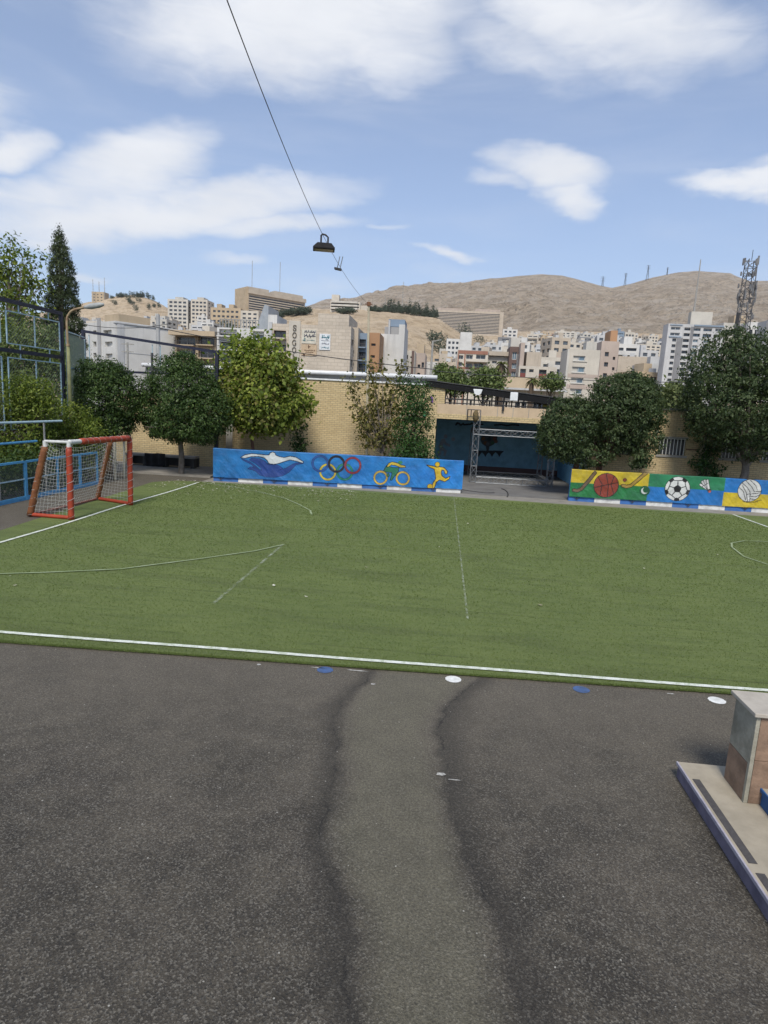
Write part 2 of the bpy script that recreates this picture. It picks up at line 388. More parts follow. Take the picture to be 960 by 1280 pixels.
# short blades of the turf near the camera
BL = M_leaf('turf_blade', (.085, .12, .034), (.138, .180, .054), (.22, .265, .10), .3, .6)
nb = 170000
yb = 7.25+ (rng.random(nb)**2.0)*16; xb = -9.3+rng.random(nb)*20
keep = (xb > -1.0-yb*.78) & (xb < .2+yb*.62) & (yb > 7.415+(xb+.5)*.045+.0); xb, yb = xb[keep], yb[keep]; nb = len(xb)
fr = np.stack([-5.6+rng.random(16000)*9.6, rng.random(16000)*.05], -1); xb = np.concatenate([xb, fr[:, 0]]); yb = np.concatenate([yb, 7.415+(fr[:, 0]+.5)*.042+fr[:, 1]]); nb = len(xb)
an = rng.random(nb)*6.283; ht = .010+.014*rng.random(nb); wd = .0035+.0015*(yb-7)
lean = rng.normal(0, .012, (nb, 2))
b0 = np.stack([xb-np.cos(an)*wd, yb-np.sin(an)*wd, np.full(nb, .011)], -1); b1 = np.stack([xb+np.cos(an)*wd, yb+np.sin(an)*wd, np.full(nb, .011)], -1)
b2 = np.stack([xb+lean[:, 0], yb+lean[:, 1], .012+ht], -1)
vv = np.stack([b0, b1, b2], 1).reshape(-1, 3); ff = np.arange(nb*3).reshape(-1, 3)
tag(np_mesh('turf_grass', vv, ff, BL, np.repeat(np.clip(rng.normal(.42, .13, nb), 0, 1), 3)), 'short green plastic grass blades of the pitch', 'grass', kind='stuff')

# painted lines, each its own marking
m, t, p, o_ = new_mat('line_paint'); v = gpos(t)
c = t.mix(t.ss(t.noise(v, 9, 5, .7), .38, .7), (.66, .68, .62, 1), (.36, .41, .28, 1)); t.l.new(c, p.inputs['Base Color']); p.inputs['Roughness'].default_value = .8
LINE = m
m, t, p, o_ = new_mat('worn_line_paint'); v = gpos(t)
tr = t.new('ShaderNodeBsdfTransparent'); mx = t.new('ShaderNodeMixShader')
t.l.new(t.m('MULTIPLY', t.ss(t.noise(v, 3.5, 6, .75), .38, .74), .6), mx.inputs[0]); t.l.new(tr.outputs[0], mx.inputs[1]); t.l.new(p.outputs[0], mx.inputs[2]); t.l.new(mx.outputs[0], o_.inputs[0])
p.inputs['Base Color'].default_value = (.46, .50, .40, 1); p.inputs['Roughness'].default_value = .85
WORN = m
THIN = M('thin_line_paint', (.30, .35, .21), (.19, .24, .11), 3, .85)
def line(name, pts, w, mat, z):
    pts = [np.array(q, float) for q in pts]; vs = []
    for i, q in enumerate(pts):
        d = pts[min(i+1, len(pts)-1)]-pts[max(i-1, 0)]; d /= np.linalg.norm(d); n = np.array((-d[1], d[0]))
        vs += [(*(q+n*w/2), z), (*(q-n*w/2), z)]
    mb = MB(); mb.add(vs, [(2*i, 2*i+1, 2*i+3, 2*i+2) for i in range(len(pts)-1)])
    return tag(mb.build(name, mat), kind='structure')
line('sideline_marking', [(x, 7.52+.0265*(x+5.6)+.006*math.sin(x*1.7)) for x in np.linspace(-9.4, 12.5, 40)], .075, LINE, .026)
line('goal_line_marking', [(-9.13+.03*math.sin(y), y) for y in np.linspace(7.5, 23.0, 30)], .085, LINE, .027)
line('goal_line_marking', [(10.8+.02*math.sin(y), y) for y in np.linspace(8.0, 23.6, 30)], .085, LINE, .027)
line('halfway_marking', [(.6, y) for y in np.linspace(9.6, 23.5, 20)], .035, WORN, .028)
line('court_marking', [(-3.47, y) for y in np.linspace(9.3, 13.7, 8)], .06, WORN, .028)
def arc(cx, cy, r, a0, a1, n=26): return [(cx+r*math.cos(R(a)), cy+r*math.sin(R(a))) for a in np.linspace(a0, a1, n)]
line('goal_area_marking', [(-9.0, 22.96), (-7.5, 22.35), (-6.13, 21.4), (-5.1, 20.45), (-4.37, 19.38), (-3.85, 18.5), (-3.65, 17.8)], .05, THIN, .029)
line('goal_area_marking', [(-9.0, 9.8), (-7.58, 9.99), (-6.89, 10.29), (-5.83, 10.83), (-4.74, 11.98), (-3.9, 12.95), (-3.45, 13.76)], .05, THIN, .030)
line('goal_area_marking', [(10.7, 18.4), (9.49, 18.44), (8.77, 18.31), (8.2, 17.8), (7.95, 17.2), (7.74, 16.05), (7.95, 15.3), (8.6, 14.4), (9.6, 13.8)], .05, THIN, .030)
# painted dots and flakes on the asphalt
WD = M('white_dot_paint', (.74, .74, .71), (.50, .50, .47), 8, .7); BD = M('blue_dot_paint', (.06, .115, .27), (.05, .08, .15), 9, .7)
for i, (x, y, mt) in enumerate([(.34, 7.335, WD), (3.51, 7.40, WD), (-1.26, 7.275, BD), (1.9, 7.365, BD)]):
    mb = MB(); n = 28; r = .10
    mb.add([(x+r*(1+.05*math.sin(3*k+i))*math.cos(2*math.pi*k/n), y+r*.95*math.sin(2*math.pi*k/n), .004) for k in range(n)], [tuple(range(n))])
    tag(mb.build('painted_dot_marking', mt), kind='structure')
for (x, y, L, w) in [(-2.1, 7.26, .05, .04), (-1.35, 7.32, .20, .018), (-.85, 7.34, .28, .022), (.2, 5.27, .09, .04), (.32, 5.2, .12, .012), (-.62, 7.0, .06, .03), (3.0, 7.475, .1, .02)]:
    mb = MB(); mb.add([(x-L/2, y-w/2, .004), (x+L*.1, y-w*.7, .004), (x+L/2, y, .004), (x+L*.2, y+w/2, .004), (x-L*.4, y+w*.4, .004)], [(0, 1, 2, 3, 4)])
    tag(mb.build('paint_flake_marking', M('old_flake_paint', (.50, .49, .45), (.22, .21, .19), 40, .8)), kind='structure')

# ------------------------------------------------------------------ terrain behind the school
def col_interp(cols, PX, Yv):
    """cols: [(px, [(Y, py)...])] -> z over a (px, Y) grid"""
    out = np.zeros((len(Yv), len(PX))); zc = []
    for px, pr in cols:
        Ys = [55]+[q[0] for q in pr]; zs = [-1.5]+[at(px, q[1], q[0])[2] for q in pr]
        zc.append(np.interp(Yv, Ys, zs))
    zc = np.array(zc); cp = np.array([c[0] for c in cols], float)
    for j in range(len(Yv)): out[j] = np.interp(PX, cp, zc[:, j])
    return out
TC = [(-500, [(150, 440), (400, 425), (700, 420), (1000, 430)]),
      (40, [(150, 474), (300, 446), (500, 414), (700, 396), (850, 393), (1000, 400)]),
      (85, [(150, 475), (300, 446), (500, 416), (640, 404), (800, 388), (1000, 400)]),
      (115, [(150, 476), (300, 447), (500, 417), (640, 403), (800, 376.5), (1000, 395)]),
      (140, [(150, 477), (300, 448), (500, 418), (640, 402), (800, 372), (1000, 390)]),
      (160, [(150, 478), (300, 449), (500, 418), (640, 401), (800, 370), (1000, 388)]),
      (188, [(150, 479), (300, 450), (500, 418), (640, 401), (800, 374), (1000, 390)]),
      (205, [(150, 480), (300, 450), (500, 418), (640, 401), (800, 383), (1000, 394)]),
      (235, [(150, 481), (300, 452), (500, 418), (640, 403), (800, 398), (1000, 402)]),
      (290, [(150, 482), (230, 455), (330, 415), (420, 393), (600, 391), (1000, 400)]),
      (380, [(150, 482), (220, 440), (330, 402), (400, 390), (600, 388), (1000, 394)]),
      (440, [(150, 483), (200, 445), (280, 412), (400, 392), (500, 388), (1000, 392)]),
      (500, [(150, 484), (200, 455), (260, 430), (400, 394), (500, 394), (1000, 400)]),
      (545, [(150, 486), (230, 462), (300, 432), (400, 402), (500, 404), (800, 416), (1000, 412)]),
      (575, [(150, 488), (230, 474), (300, 450), (400, 421), (500, 424), (800, 421), (1000, 414)]),
      (610, [(150, 490), (300, 468), (450, 442), (600, 427), (800, 420), (1000, 414)]),
      (700, [(150, 494), (300, 464), (450, 445), (600, 432), (800, 421), (1000, 414)]),
      (830, [(150, 500), (300, 470), (450, 450), (600, 437), (800, 427), (1000, 418)]),
      (960, [(150, 506), (300, 476), (450, 455), (600, 441), (800, 430), (1000, 420)]),
      (1500, [(150, 530), (300, 502), (450, 480), (600, 465), (800, 455), (1000, 445)])]
PX = np.concatenate([np.arange(-500, 0, 25), np.arange(0, 970, 4), np.arange(970, 1501, 25)]).astype(float)
YV = np.concatenate([np.linspace(55, 300, 40), np.linspace(306, 1000, 150)])
def px_x(PX, Yv):                                     # x of a photo column near the horizon, for each depth
    k = np.array([ray(q, 470+.05*(q-555))[0]/ray(q, 470+.05*(q-555))[1] for q in PX]); return Yv[:, None]*k[None, :]
ZT = col_interp(TC, PX, YV); XT = px_x(PX, YV); YT = np.repeat(YV[:, None], len(PX), 1)
for _ in range(2): ZT[:, 1:-1] = (ZT[:, :-2]+2*ZT[:, 1:-1]+ZT[:, 2:])/4
ZT0 = ZT.copy()
ZT += (fbm(XT/45, YT/45, 5, True)-.6)*np.clip((YT-120)/220, 0, 1)*7
def tz(x, y):
    """terrain height by nearest grid node"""
    if y < 56: return 0.0
    j = int(np.clip(np.searchsorted(YV, y), 0, len(YV)-1)); i = int(np.argmin(abs(XT[j]-x))); return max(float(ZT[j, i]), 0.0)
m, t, p, o_ = new_mat('dry_hill_soil'); v = gpos(t)
n1 = t.noise(v, .02, 6, .65); n2 = t.noise(v, .16, 6, .7); n3 = t.noise(v, .7, 4, .7)
c = t.mix(t.ss(n1, .35, .65), (.44, .335, .215, 1), (.50, .395, .27, 1)); c = t.mix(t.m('MULTIPLY', t.ss(n2, .44, .64), .85), c, (.29, .21, .125, 1))
c = t.mix(t.m('MULTIPLY', t.ss(n3, .56, .68), .8), c, (.12, .105, .06, 1))
t.l.new(c, p.inputs['Base Color']); p.inputs['Roughness'].default_value = .95; bump(t, p, t.m('ADD', n2, t.m('MULTIPLY', n3, .3)), .9, 3.0)
tag(np_mesh('terrain', np.stack([XT, YT, ZT], -1).reshape(-1, 3), grid_faces(len(PX), len(YV)), m, smooth=True), kind='structure')

# mountain range
RIDGE = [(-600, 420), (100, 402), (300, 393), (380, 383), (395, 378), (420, 375), (450, 371), (480, 364), (520, 358.5), (565, 355), (585, 350.5), (615, 347.5), (640, 344.5), (665, 342.5), (690, 344), (710, 349), (735, 356), (752, 359.5), (775, 354), (800, 346), (830, 340), (852, 338), (875, 339.5), (893, 341), (902, 346), (918, 351), (960, 350), (1050, 356), (1500, 400)]
PXm = np.concatenate([np.arange(-600, 340, 20), np.arange(340, 1000, 1.6), np.arange(1000, 1501, 12)]).astype(float)
Ym = np.concatenate([np.linspace(940, 2400, 230), np.linspace(2420, 3400, 14)])
rz = np.array([at(q, np.interp(q, [a for a, b in RIDGE], [b for a, b in RIDGE]), 2400)[2] for q in PXm])
bz = np.array([at(q, np.interp(q, [-600, 300, 560, 700, 830, 960, 1500], [440, 412, 419, 419, 420, 424, 460]), 940)[2] for q in PXm])-4
s_ = np.clip((Ym-940)/1460, 0, 1)[:, None]
sp_ = s_**1.18
Zm = bz[None]*(1-sp_)+rz[None]*sp_
Zm = np.where(Ym[:, None] > 2400, rz[None]*(1-((Ym[:, None]-2400)/1500)), Zm)
Xm = px_x(PXm, Ym); Yg = np.repeat(Ym[:, None], len(PXm), 1)
env = np.sin(np.pi*np.clip(s_, 0, 1))**.7
Zm = Zm + env*((fbm(Xm/420+.25*Yg/420, Yg/900, 5, True)-.62)*120+(fbm(Xm/95, Yg/160+Xm/300, 4, True)-.6)*60) + np.clip(s_, 0, 1)*(fbm(Xm/60, Yg/60, 4)-.5)*16*np.clip(1.05-s_, .12, 1)
m, t, p, o_ = new_mat('mountain_rock'); v = gpos(t)
n1 = t.noise(t.vmap(v, rot=(0, .5, .4), scale=(1, 1, 2.6)), .0065, 8, .68, .6); n2 = t.noise(t.vmap(v, rot=(.2, .7, .2), scale=(1, 1, 3)), .03, 7, .72); n3 = t.noise(v, .14, 5, .8)
n4 = t.noise(t.vmap(v, rot=(0, .55, .3), scale=(.35, .5, 3.2)), .02, 6, .7, 1.0)
c = t.mix(t.ss(n1, .35, .65), (.64, .505, .35, 1), (.72, .58, .42, 1)); c = t.mix(t.m('MULTIPLY', t.ss(n2, .46, .56), .9), c, (.48, .365, .245, 1))
c = t.mix(t.m('MULTIPLY', t.ss(n4, .52, .58), .8), c, (.72, .61, .48, 1)); c = t.mix(t.m('MULTIPLY', t.ss(n3, .545, .63), .85), c, (.20, .155, .105, 1))
t.l.new(c, p.inputs['Base Color']); p.inputs['Roughness'].default_value = .95; bump(t, p, t.m('ADD', n2, t.m('MULTIPLY', n3, .35)), 1.0, 40.0)
tag(np_mesh('mountain', np.stack([Xm, Yg, Zm], -1).reshape(-1, 3), grid_faces(len(PXm), len(Ym)), m, smooth=True), kind='structure')
# ------------------------------------------------------------------ brick walls, stage recess, terrace
BRICK = M_brick('buff_brick', (.58, .455, .25), (.49, .37, .195), (.25, .205, .135), .23, .088)
BRICK2 = M_brick('buff_brick_long', (.62, .485, .27), (.52, .39, .21), (.23, .18, .115), .26, .085)
STONE = M('pale_coping', (.50, .47, .42), (.40, .37, .32), 4, .8, .1)
CONC = M('grey_concrete', (.27, .26, .245), (.18, .175, .165), 2.5, .85, .2, 70, streak=.3)
PATH = M('pale_concrete', (.26, .24, .205), (.19, .175, .15), 2.5, .85, .2, 70)
WHITE = M('white_paint', (.78, .79, .79), (.62, .63, .62), 5, .55, streak=.4)
DARK = M('dark_steel', (.022, .022, .026), (.035, .034, .034), 6, .5)
NAVY = M('navy_paint', (.014, .015, .034), (.02, .021, .036), 6, .45)
LBLUE = M('light_blue_paint', (.10, .36, .62), (.09, .29, .50), 5, .45, streak=.2)
PBLUE = M('pale_blue_paint', (.42, .56, .62), (.30, .40, .44), 5, .5)
ALU = M('aluminium', (.24, .25, .26), (.17, .18, .19), 8, .5, metal=.4)
RUST = M('rusty_pipe', (.34, .27, .16), (.20, .12, .07), 7, .7)
TANB = M('tan_render', (.56, .43, .29), (.46, .35, .235), 1.2, .85, .1, 80, streak=.5)
GREYP = M('grey_paint', (.34, .33, .30), (.26, .25, .23), 4, .7, streak=.3)
GLASSD = M('dark_glass', (.035, .042, .05), (.06, .07, .08), .8, .12, spec=.7)

WY = 29.2                                            # face of the brick wall
w = empty('brick_wall', (-5, WY, 0), 'tall buff brick wall with pale coping behind the blue banner', 'wall')
mb = MB(); mb.box(-9.95, WY, 0, -.30, WY+.35, 4.30); mb.build('wall', BRICK, w)
mb = MB(); mb.box(-10.0, WY-.05, 4.303, -.30, WY+.42, 4.37); mb.build('coping', WHITE, w)
# set-back parapet with a fat white pipe along the top
w2 = empty('parapet_wall', (-5, WY+.8, 0), 'grey upstand wall behind the brick wall coping', 'wall')
mb = MB(); mb.box(-14.6, WY+.75, 0, -.4, WY+1.0, 4.62); mb.build('wall', GREYP, w2)
mb = MB(); mb.tube([(-14.7, WY+.62, 4.63), (-12, WY+.62, 4.64), (-.4, WY+.62, 4.70)], .095, 12); 
tag(mb.build('white_pipe', M('pipe_white', (.74, .74, .73), (.66, .66, .65), 3, .6), smooth=True), 'fat white pipe running along the top of the tall brick wall', 'pipe')
w3 = empty('brick_wall', (-13, 28, 0), 'low shaded brick wall behind the bench and the round trees', 'wall')
mb = MB(); mb.box(-15.2, 28.0, 0, -9.96, 28.3, 3.2); mb.build('wall', BRICK, w3)
mb = MB(); mb.box(-15.25, 27.95, 3.203, -9.93, 28.35, 3.27); mb.build('coping', STONE, w3)
# recess (covered stage)
st = empty('stage_recess', (3, 31, 0), 'dark blue painted covered recess opening in the brick wall', 'stage')
TEAL = M('teal_wall_paint', (.15, .30, .38), (.12, .25, .32), 1.0, .7, streak=.3)
SKYB = M('sky_blue_wall_paint', (.20, .46, .68), (.16, .38, .58), 1.0, .7, streak=.3)
MAROON = M('maroon_paint', (.17, .035, .04), (.12, .03, .035), 2, .7)
mb = MB(); mb.box(-.60, WY+.36, 0, -.31, 34.6, 2.85); mb.build('side_wall', TEAL, st)
mb = MB(); mb.box(6.25, WY-.1, 0, 6.45, 34.6, 2.85); mb.build('side_wall', SKYB, st)
mb = MB(); mb.box(-.308, WY+.36, 2.84, 6.24, 34.3, 2.98); mb.build('ceiling', M('dark_ceiling', (.05, .055, .06)), st)
mb = MB(); mb.box(-.308, 33.92, .004, 6.24, 33.97, .34); mb.build('skirting', M('brown_skirting', (.13, .075, .07)), st)
mb = MB(); mb.prism([(6.235, 30.2, 2.83), (6.235, 33.9, 2.83), (6.235, 33.9, .9)], (-.01, 0, 0)); mb.build('painted_triangle', MAROON, st)
mb = MB(); mb.box(6.05, 28.85, 0, 6.24, 29.08, 2.6); mb.build('post', MAROON, st)
# back wall with faded murals as artwork colours
BW, BH = 6.56, 2.85
gx, gz = np.meshgrid(np.linspace(0, BW, 420), np.linspace(0, BH, 190)); paint = np.empty(gx.shape+(3,)); paint[:] = (.21, .42, .56)
def bk(px, py, Y=34.0): q = at(px, py, Y); return (q[0]+.31, q[2])
def fill(poly_px, c, Y=34.0):
    paint[in_poly(gx, gz, [bk(a, b, Y) for a, b in poly_px])] = c
def stroke(pts_px, w_, c, Y=34.0):
    paint[seg_dist(gx, gz, [bk(a, b, Y) for a, b in pts_px]) < w_] = c
Z6 = lambda L: [(540+a/6, 510+b/6) for a, b in L]
def disc_px(cx, cy, r): return [(cx+r*math.cos(a), cy+r*math.sin(a)) for a in np.linspace(0, 6.2, 20)]
gc = (.27, .30, .33)
fill(disc_px(557, 545.5, 2.4), gc); fill(disc_px(566.5, 549, 2.4), gc)
fill(Z6([(70, 235), (95, 228), (110, 262), (140, 275), (132, 292), (100, 278), (88, 262), (80, 290), (112, 320), (100, 362), (82, 355), (92, 328), (72, 318), (68, 352), (45, 360), (42, 346), (55, 310), (48, 285)]), gc)
stroke(Z6([(180, 125), (190, 112), (205, 118), (215, 128), (235, 118)]), .05, (.012, .018, .025))
stroke(Z6([(240, 125), (290, 122), (300, 112), (340, 128), (380, 122)]), .045, (.012, .018, .025))
stroke(Z6([(470, 128), (520, 124), (560, 132), (600, 126), (650, 130)]), .04, (.012, .018, .025))
fill(Z6([(372, 205), (492, 212), (488, 250), (460, 275), (430, 290), (425, 320), (408, 320), (404, 288), (375, 270), (362, 240)]), (.045, .06, .07))
for (a, b, cc) in [(385, 230, (.16, .075, .02)), (400, 262, (.14, .06, .02)), (470, 232, (.17, .05, .03)), (455, 262, (.03, .10, .05)), (430, 235, (.012, .03, .04)), (418, 270, (.09, .11, .13)), (480, 250, (.14, .06, .03))]:
    fill(disc_px(540+a/6, 510+b/6, 2.3), cc)
fill(Z6([(425, 212), (442, 212), (434, 232)]), (.01, .015, .02))
for a in (345, 395, 445, 500):
    fill(Z6([(a-40, 318), (a+42, 322), (a+18, 345), (a+5, 368), (a-8, 345)]), (.016, .024, .032))
wallv = np.stack([gx-.31, np.full(gx.shape, 34.0), gz], -1).reshape(-1, 3)
np_mesh('back_wall', wallv, grid_faces(420, 190), M_attr('mural_paint', .7), None, 'paint', st, paint.reshape(-1, 3))
mb = MB(); mb.box(-.3, 34.05, 0, 6.45, 34.3, 2.838); mb.build('rear_wall', TEAL, st)
# concrete slab in front of and inside the recess
mb = MB(); mb.box(-.306, 24.85, -.05, 6.24, 34.0, .018); sl = mb.build('concrete_floor', M('stage_concrete', (.17, .165, .155), (.12, .115, .11), 1.2, .85, .2, 60)); tag(sl, kind='structure')
mb = MB(); mb.add([(-9.2, 23.25, .010), (1.0, 23.5, .010), (4.6, 23.4, .010), (16, 23.6, .010), (16, 24.84, .010), (-9.2, 24.7, .010)], [(0, 1, 2, 3, 4, 5)])
tag(mb.build('concrete_strip', PATH), kind='structure')
mb = MB(); mb.box(-20, 24.6, -.05, -9.3, 28.0, .07); tag(mb.build('pavement', PATH), kind='structure')
# terrace front band and roof
tb = empty('terrace_parapet', (3, WY, 2.85), 'tan rendered terrace parapet spanning above the dark stage recess', 'parapet')
mb = MB(); mb.box(-.297, WY, 2.83, 6.6, WY+.34, 3.50); mb.build('band', TANB, tb)
mb = MB(); mb.box(-.297, WY-.004, 2.832, 6.6, WY-.002, 3.06); mb.build('brick_course', BRICK, tb)
for x in (1.05, 2.45, 3.15, 3.85, 4.5): MB().box(x-.012, WY-.012, 3.05, x+.012, WY-.003, 3.498).build('joint_strip', GREYP, tb)
mb = MB(); mb.box(-.297, WY+.0, 3.503, .02, WY+.34, 4.25); mb.build('pier', BRICK, tb)
ra = empty('terrace_railing', (3, WY+.1, 3.5), 'black steel railing along the terrace under the sloping roof', 'railing')
for z in (3.56, 3.74): MB().beam((-.1, WY+.12, z), (6.6, WY+.12, z), .05, .05).build('rail', DARK, ra)
for x in np.linspace(0, 6.5, 12): MB().beam((x, WY+.12, 3.505), (x, WY+.12, 3.715), .035, .035).build('post', DARK, ra)
BLACK = M('black_fascia', (.006, .006, .007), (.010, .010, .011), 5, .7, spec=.2)
rf = empty('terrace_roof', (3, WY+1, 3.5), 'long black sloping shade roof on thin posts over the terrace', 'roof')
def rz_(x): return 4.47-(x+.9)*.092
mb = MB(); mb.prism([(-.9, WY-.1, rz_(-.9)-.20), (7.6, WY-.1, rz_(7.6)-.26), (7.6, WY-.1, rz_(7.6)+.09), (-.9, WY-.1, rz_(-.9)+.02)], (0, .12, 0)); mb.build('fascia', BLACK, rf)
mb = MB(); mb.prism([(-.95, WY-.14, rz_(-.95)+.055), (7.6, WY-.14, rz_(7.6)+.10), (7.6, WY-.14, rz_(7.6)+.14), (-.95, WY-.14, rz_(-.95)+.085)], (0, 4.2, 0)); mb.build('roof_sheet', M('roof_metal', (.05, .05, .052), (.09, .09, .09), 3, .7), rf)
for x in np.arange(-.6, 7.5, 1.3): MB().beam((x, WY+.03, rz_(x)-.06), (x, WY+3.9, rz_(x)-.06), .06, .1).build('rafter', DARK, rf)
for px in (550.5, 556.5, 568, 584, 593, 603, 615, 630, 648, 668, 690):
    x = at(px, 500, WY+.3)[0]; MB().beam((x, WY+.3, 3.505), (x, WY+.3, rz_(x)-.10), .06, .06).build('post', DARK, rf)
for px in (562, 579, 609, 622, 640, 655, 676):
    x = at(px, 500, WY+3.6)[0]; MB().beam((x, WY+3.6, 2.99), (x, WY+3.6, rz_(x)-.10), .06, .06).build('post', DARK, rf)
mb = MB(); mb.box(-.3, WY+.345, 2.985, 8.5, WY+4.4, 3.05); mb.build('terrace_deck', CONC, st)
# terrace furniture glimpsed through the posts
TW = M('cream_board', (.62, .55, .44), (.5, .44, .34), 3, .7)
for i, (x, mt, lab) in enumerate([(.9, PBLUE, 'pale grey table near the brick pier end of the terrace'), (2.6, DARK, 'dark table midway along the terrace under the black roof'), (4.2, PBLUE, 'pale table near the yellow folded parasol on the terrace')]):
    e = empty('terrace_table', (x, WY+1.9, 3.05), lab, 'table', 'tables on the terrace')
    MB().box(x-.5, WY+1.6, 3.74, x+.5, WY+2.3, 3.80).build('table_top', mt, e)
    for a, b in ((-.4, 1.7), (.4, 1.7), (-.4, 2.2), (.4, 2.2)): MB().beam((x+a, WY+b, 3.052), (x+a, WY+b, 3.738), .05, .05).build('leg', DARK, e)
mb = MB(); mb.box(-.2, WY+4.15, 3.052, 8.4, WY+4.3, 3.40); tag(mb.build('back_parapet', TANB), 'low tan wall at the back edge of the roofed terrace', 'wall')
pa = empty('folded_parasol', (4.30, WY+.6, 3.05), 'yellow folded parasol standing on the terrace near the tree', 'parasol')
x = at(682, 500, WY+.6)[0]; pa.location.x = x
MB().tube([(x, WY+.6, 3.052), (x, WY+.6, 4.0)], .02).build('pole', ALU, pa)
MB().tube([(x, WY+.6, 3.45), (x, WY+.6, 3.6), (x, WY+.6, 3.8), (x, WY+.6, 3.98)], [.09, .12, .08, .015], 8).build('canopy', M('yellow_cloth', (.62, .58, .16), (.5, .46, .12), 6, .8), pa, smooth=True)
for px, py0, py1, wd, lab in ((597.5, 486.5, 494, .42, 'round white lamp shade fixed under the roof edge'), (643, 490.5, 501, .34, 'square white loudspeaker box fixed under the roof edge')):
    c0, c1 = at(px, py0, WY-.22), at(px, py1, WY-.22); n_ = 'roof_lamp' if 'lamp' in lab else 'loudspeaker'
    mb = MB(); z0, z1 = c1[2], c0[2]
    if n_ == 'roof_lamp': mb.prism([(c0[0]-wd*.5, WY-.22, z1), (c0[0]-wd*.36, WY-.22, z0+.06), (c0[0]-wd*.15, WY-.22, z0), (c0[0]+wd*.15, WY-.22, z0), (c0[0]+wd*.36, WY-.22, z0+.06), (c0[0]+wd*.5, WY-.22, z1)], (0, .1, 0))
    else: mb.box(c0[0]-wd/2, WY-.25, z0, c0[0]+wd/2, WY-.103, z1)
    tag(mb.build(n_, WHITE, bevel=.02), lab, 'lamp' if n_ == 'roof_lamp' else 'loudspeaker')
q = at(629, 510, WY-.1); mb = MB(); mb.box(q[0]-.05, WY-.12, q[2]-.13, q[0]+.05, WY-.006, q[2]+.16); tag(mb.build('wall_lamp', DARK, bevel=.01), 'small black lamp on the tan terrace band', 'lamp')
for px, py, c, lab in ((540, 499, (.17, .08, .26), 'small purple pennant on the brick pier'), (530.5, 517, (.05, .26, .12), 'small green pennant beside the column of dark leaves')):
    q = at(px, py, WY-.04); mb = MB(); mb.prism([(q[0]-.05, WY-.05, q[2]+.17), (q[0]+.05, WY-.05, q[2]+.05), (q[0]+.07, WY-.05, q[2]-.16), (q[0]-.07, WY-.05, q[2]-.10)], (0, .02, 0))
    tag(mb.build('pennant', M('pennant_'+lab.split()[1], c, None, 5, .8)), lab, 'pennant')

# right building with barred windows
RY = 28.0
rb = empty('brick_building', (12, RY, 0), 'buff brick building with barred windows behind the sports ball banner', 'building')
wins = [(at(757, 555, RY)[0], at(795, 560, RY)[0]), (at(823.5, 555, RY)[0], at(857, 560, RY)[0]), (at(902, 560, RY)[0], at(936, 560, RY)[0]), (at(954, 560, RY)[0], at(988, 560, RY)[0])]
zb, zt = at(840, 569, RY)[2], at(840, 547.5, RY)[2]
mb = MB(); xs_ = [6.46]+[q for a in wins for q in a]+[22.0]
for i in range(0, len(xs_)-1):
    if i % 2 == 0: mb.box(xs_[i], RY, 0, xs_[i+1], RY+.3, 3.72)
    else: mb.box(xs_[i]+.0005, RY, 0, xs_[i+1]-.0005, RY+.3, zb); mb.box(xs_[i]+.0005, RY, zt, xs_[i+1]-.0005, RY+.3, 3.72)
mb.build('wall', BRICK2, rb)
mb = MB(); mb.box(6.46, RY+.31, 0, 22, RY+7, 3.70); mb.build('roof', CONC, rb)
mb = MB(); mb.box(6.44, RY-.06, 3.723, 22.05, RY+.36, 3.80); mb.build('coping', M('dark_coping', (.13, .125, .12), (.2, .19, .18), 3, .8), rb)
for i in range(0, len(xs_)-1, 2):
    mb = MB(); mb.box(xs_[i]+.02, RY-.025, (zb+zt)/2-.11, xs_[i+1]-.02, RY-.002, (zb+zt)/2-.05); mb.build('string_course', M('rust_band', (.11, .06, .04), (.2, .12, .08), 6, .8), rb)
BARM = M('window_bar_paint', (.72, .72, .69), (.58, .58, .55), 8, .6)
for a, b in wins:
    mb = MB(); mb.box(a+.002, RY+.2, zb+.002, b-.002, RY+.22, zt-.002); wi = mb.build('window', GLASSD, rb)
    mb = MB()
    for x in np.linspace(a+.06, b-.06, 8): mb.beam((x, RY+.03, zb+.01), (x, RY+.03, zt-.01), .032, .02)
    mb.beam((a, RY+.03, zt-.03), (b, RY+.03, zt-.03), .025, .03); mb.build('bars', BARM, wi)
    mb = MB(); mb.box(a-.08, RY-.05, zb-.09, b+.08, RY-.003, zb-.002); mb.build('sill', GREYP, wi)
    mb = MB(); mb.box(a-.06, RY-.03, zt+.002, b+.06, RY-.003, zt+.05); mb.build('lintel', GREYP, wi)
px = at(873, 590, RY-.12)[0]; z1 = at(874, 541, RY-.12)[2]
dp = MB(); dp.tube([(px, RY-.12, .02), (px+.01, RY-.12, z1)], .075, 10)
for z in (.9, 1.8): dp.tube([(px, RY-.12, z), (px, RY-.12, z+.07)], .09, 10)
tag(dp.build('downpipe', M('cream_pipe', (.42, .36, .24), (.30, .25, .16), 4, .6, streak=.4), smooth=False), 'cream downpipe on the barred building beside the creeper', 'pipe')
px2 = at(881.5, 560, RY-.1)[0]
tag(MB().tube([(px2, RY-.08, .02), (px2, RY-.08, z1-.05)], .05, 10).build('downpipe', GREYP), 'thin grey downpipe half hidden by the creeper', 'pipe')
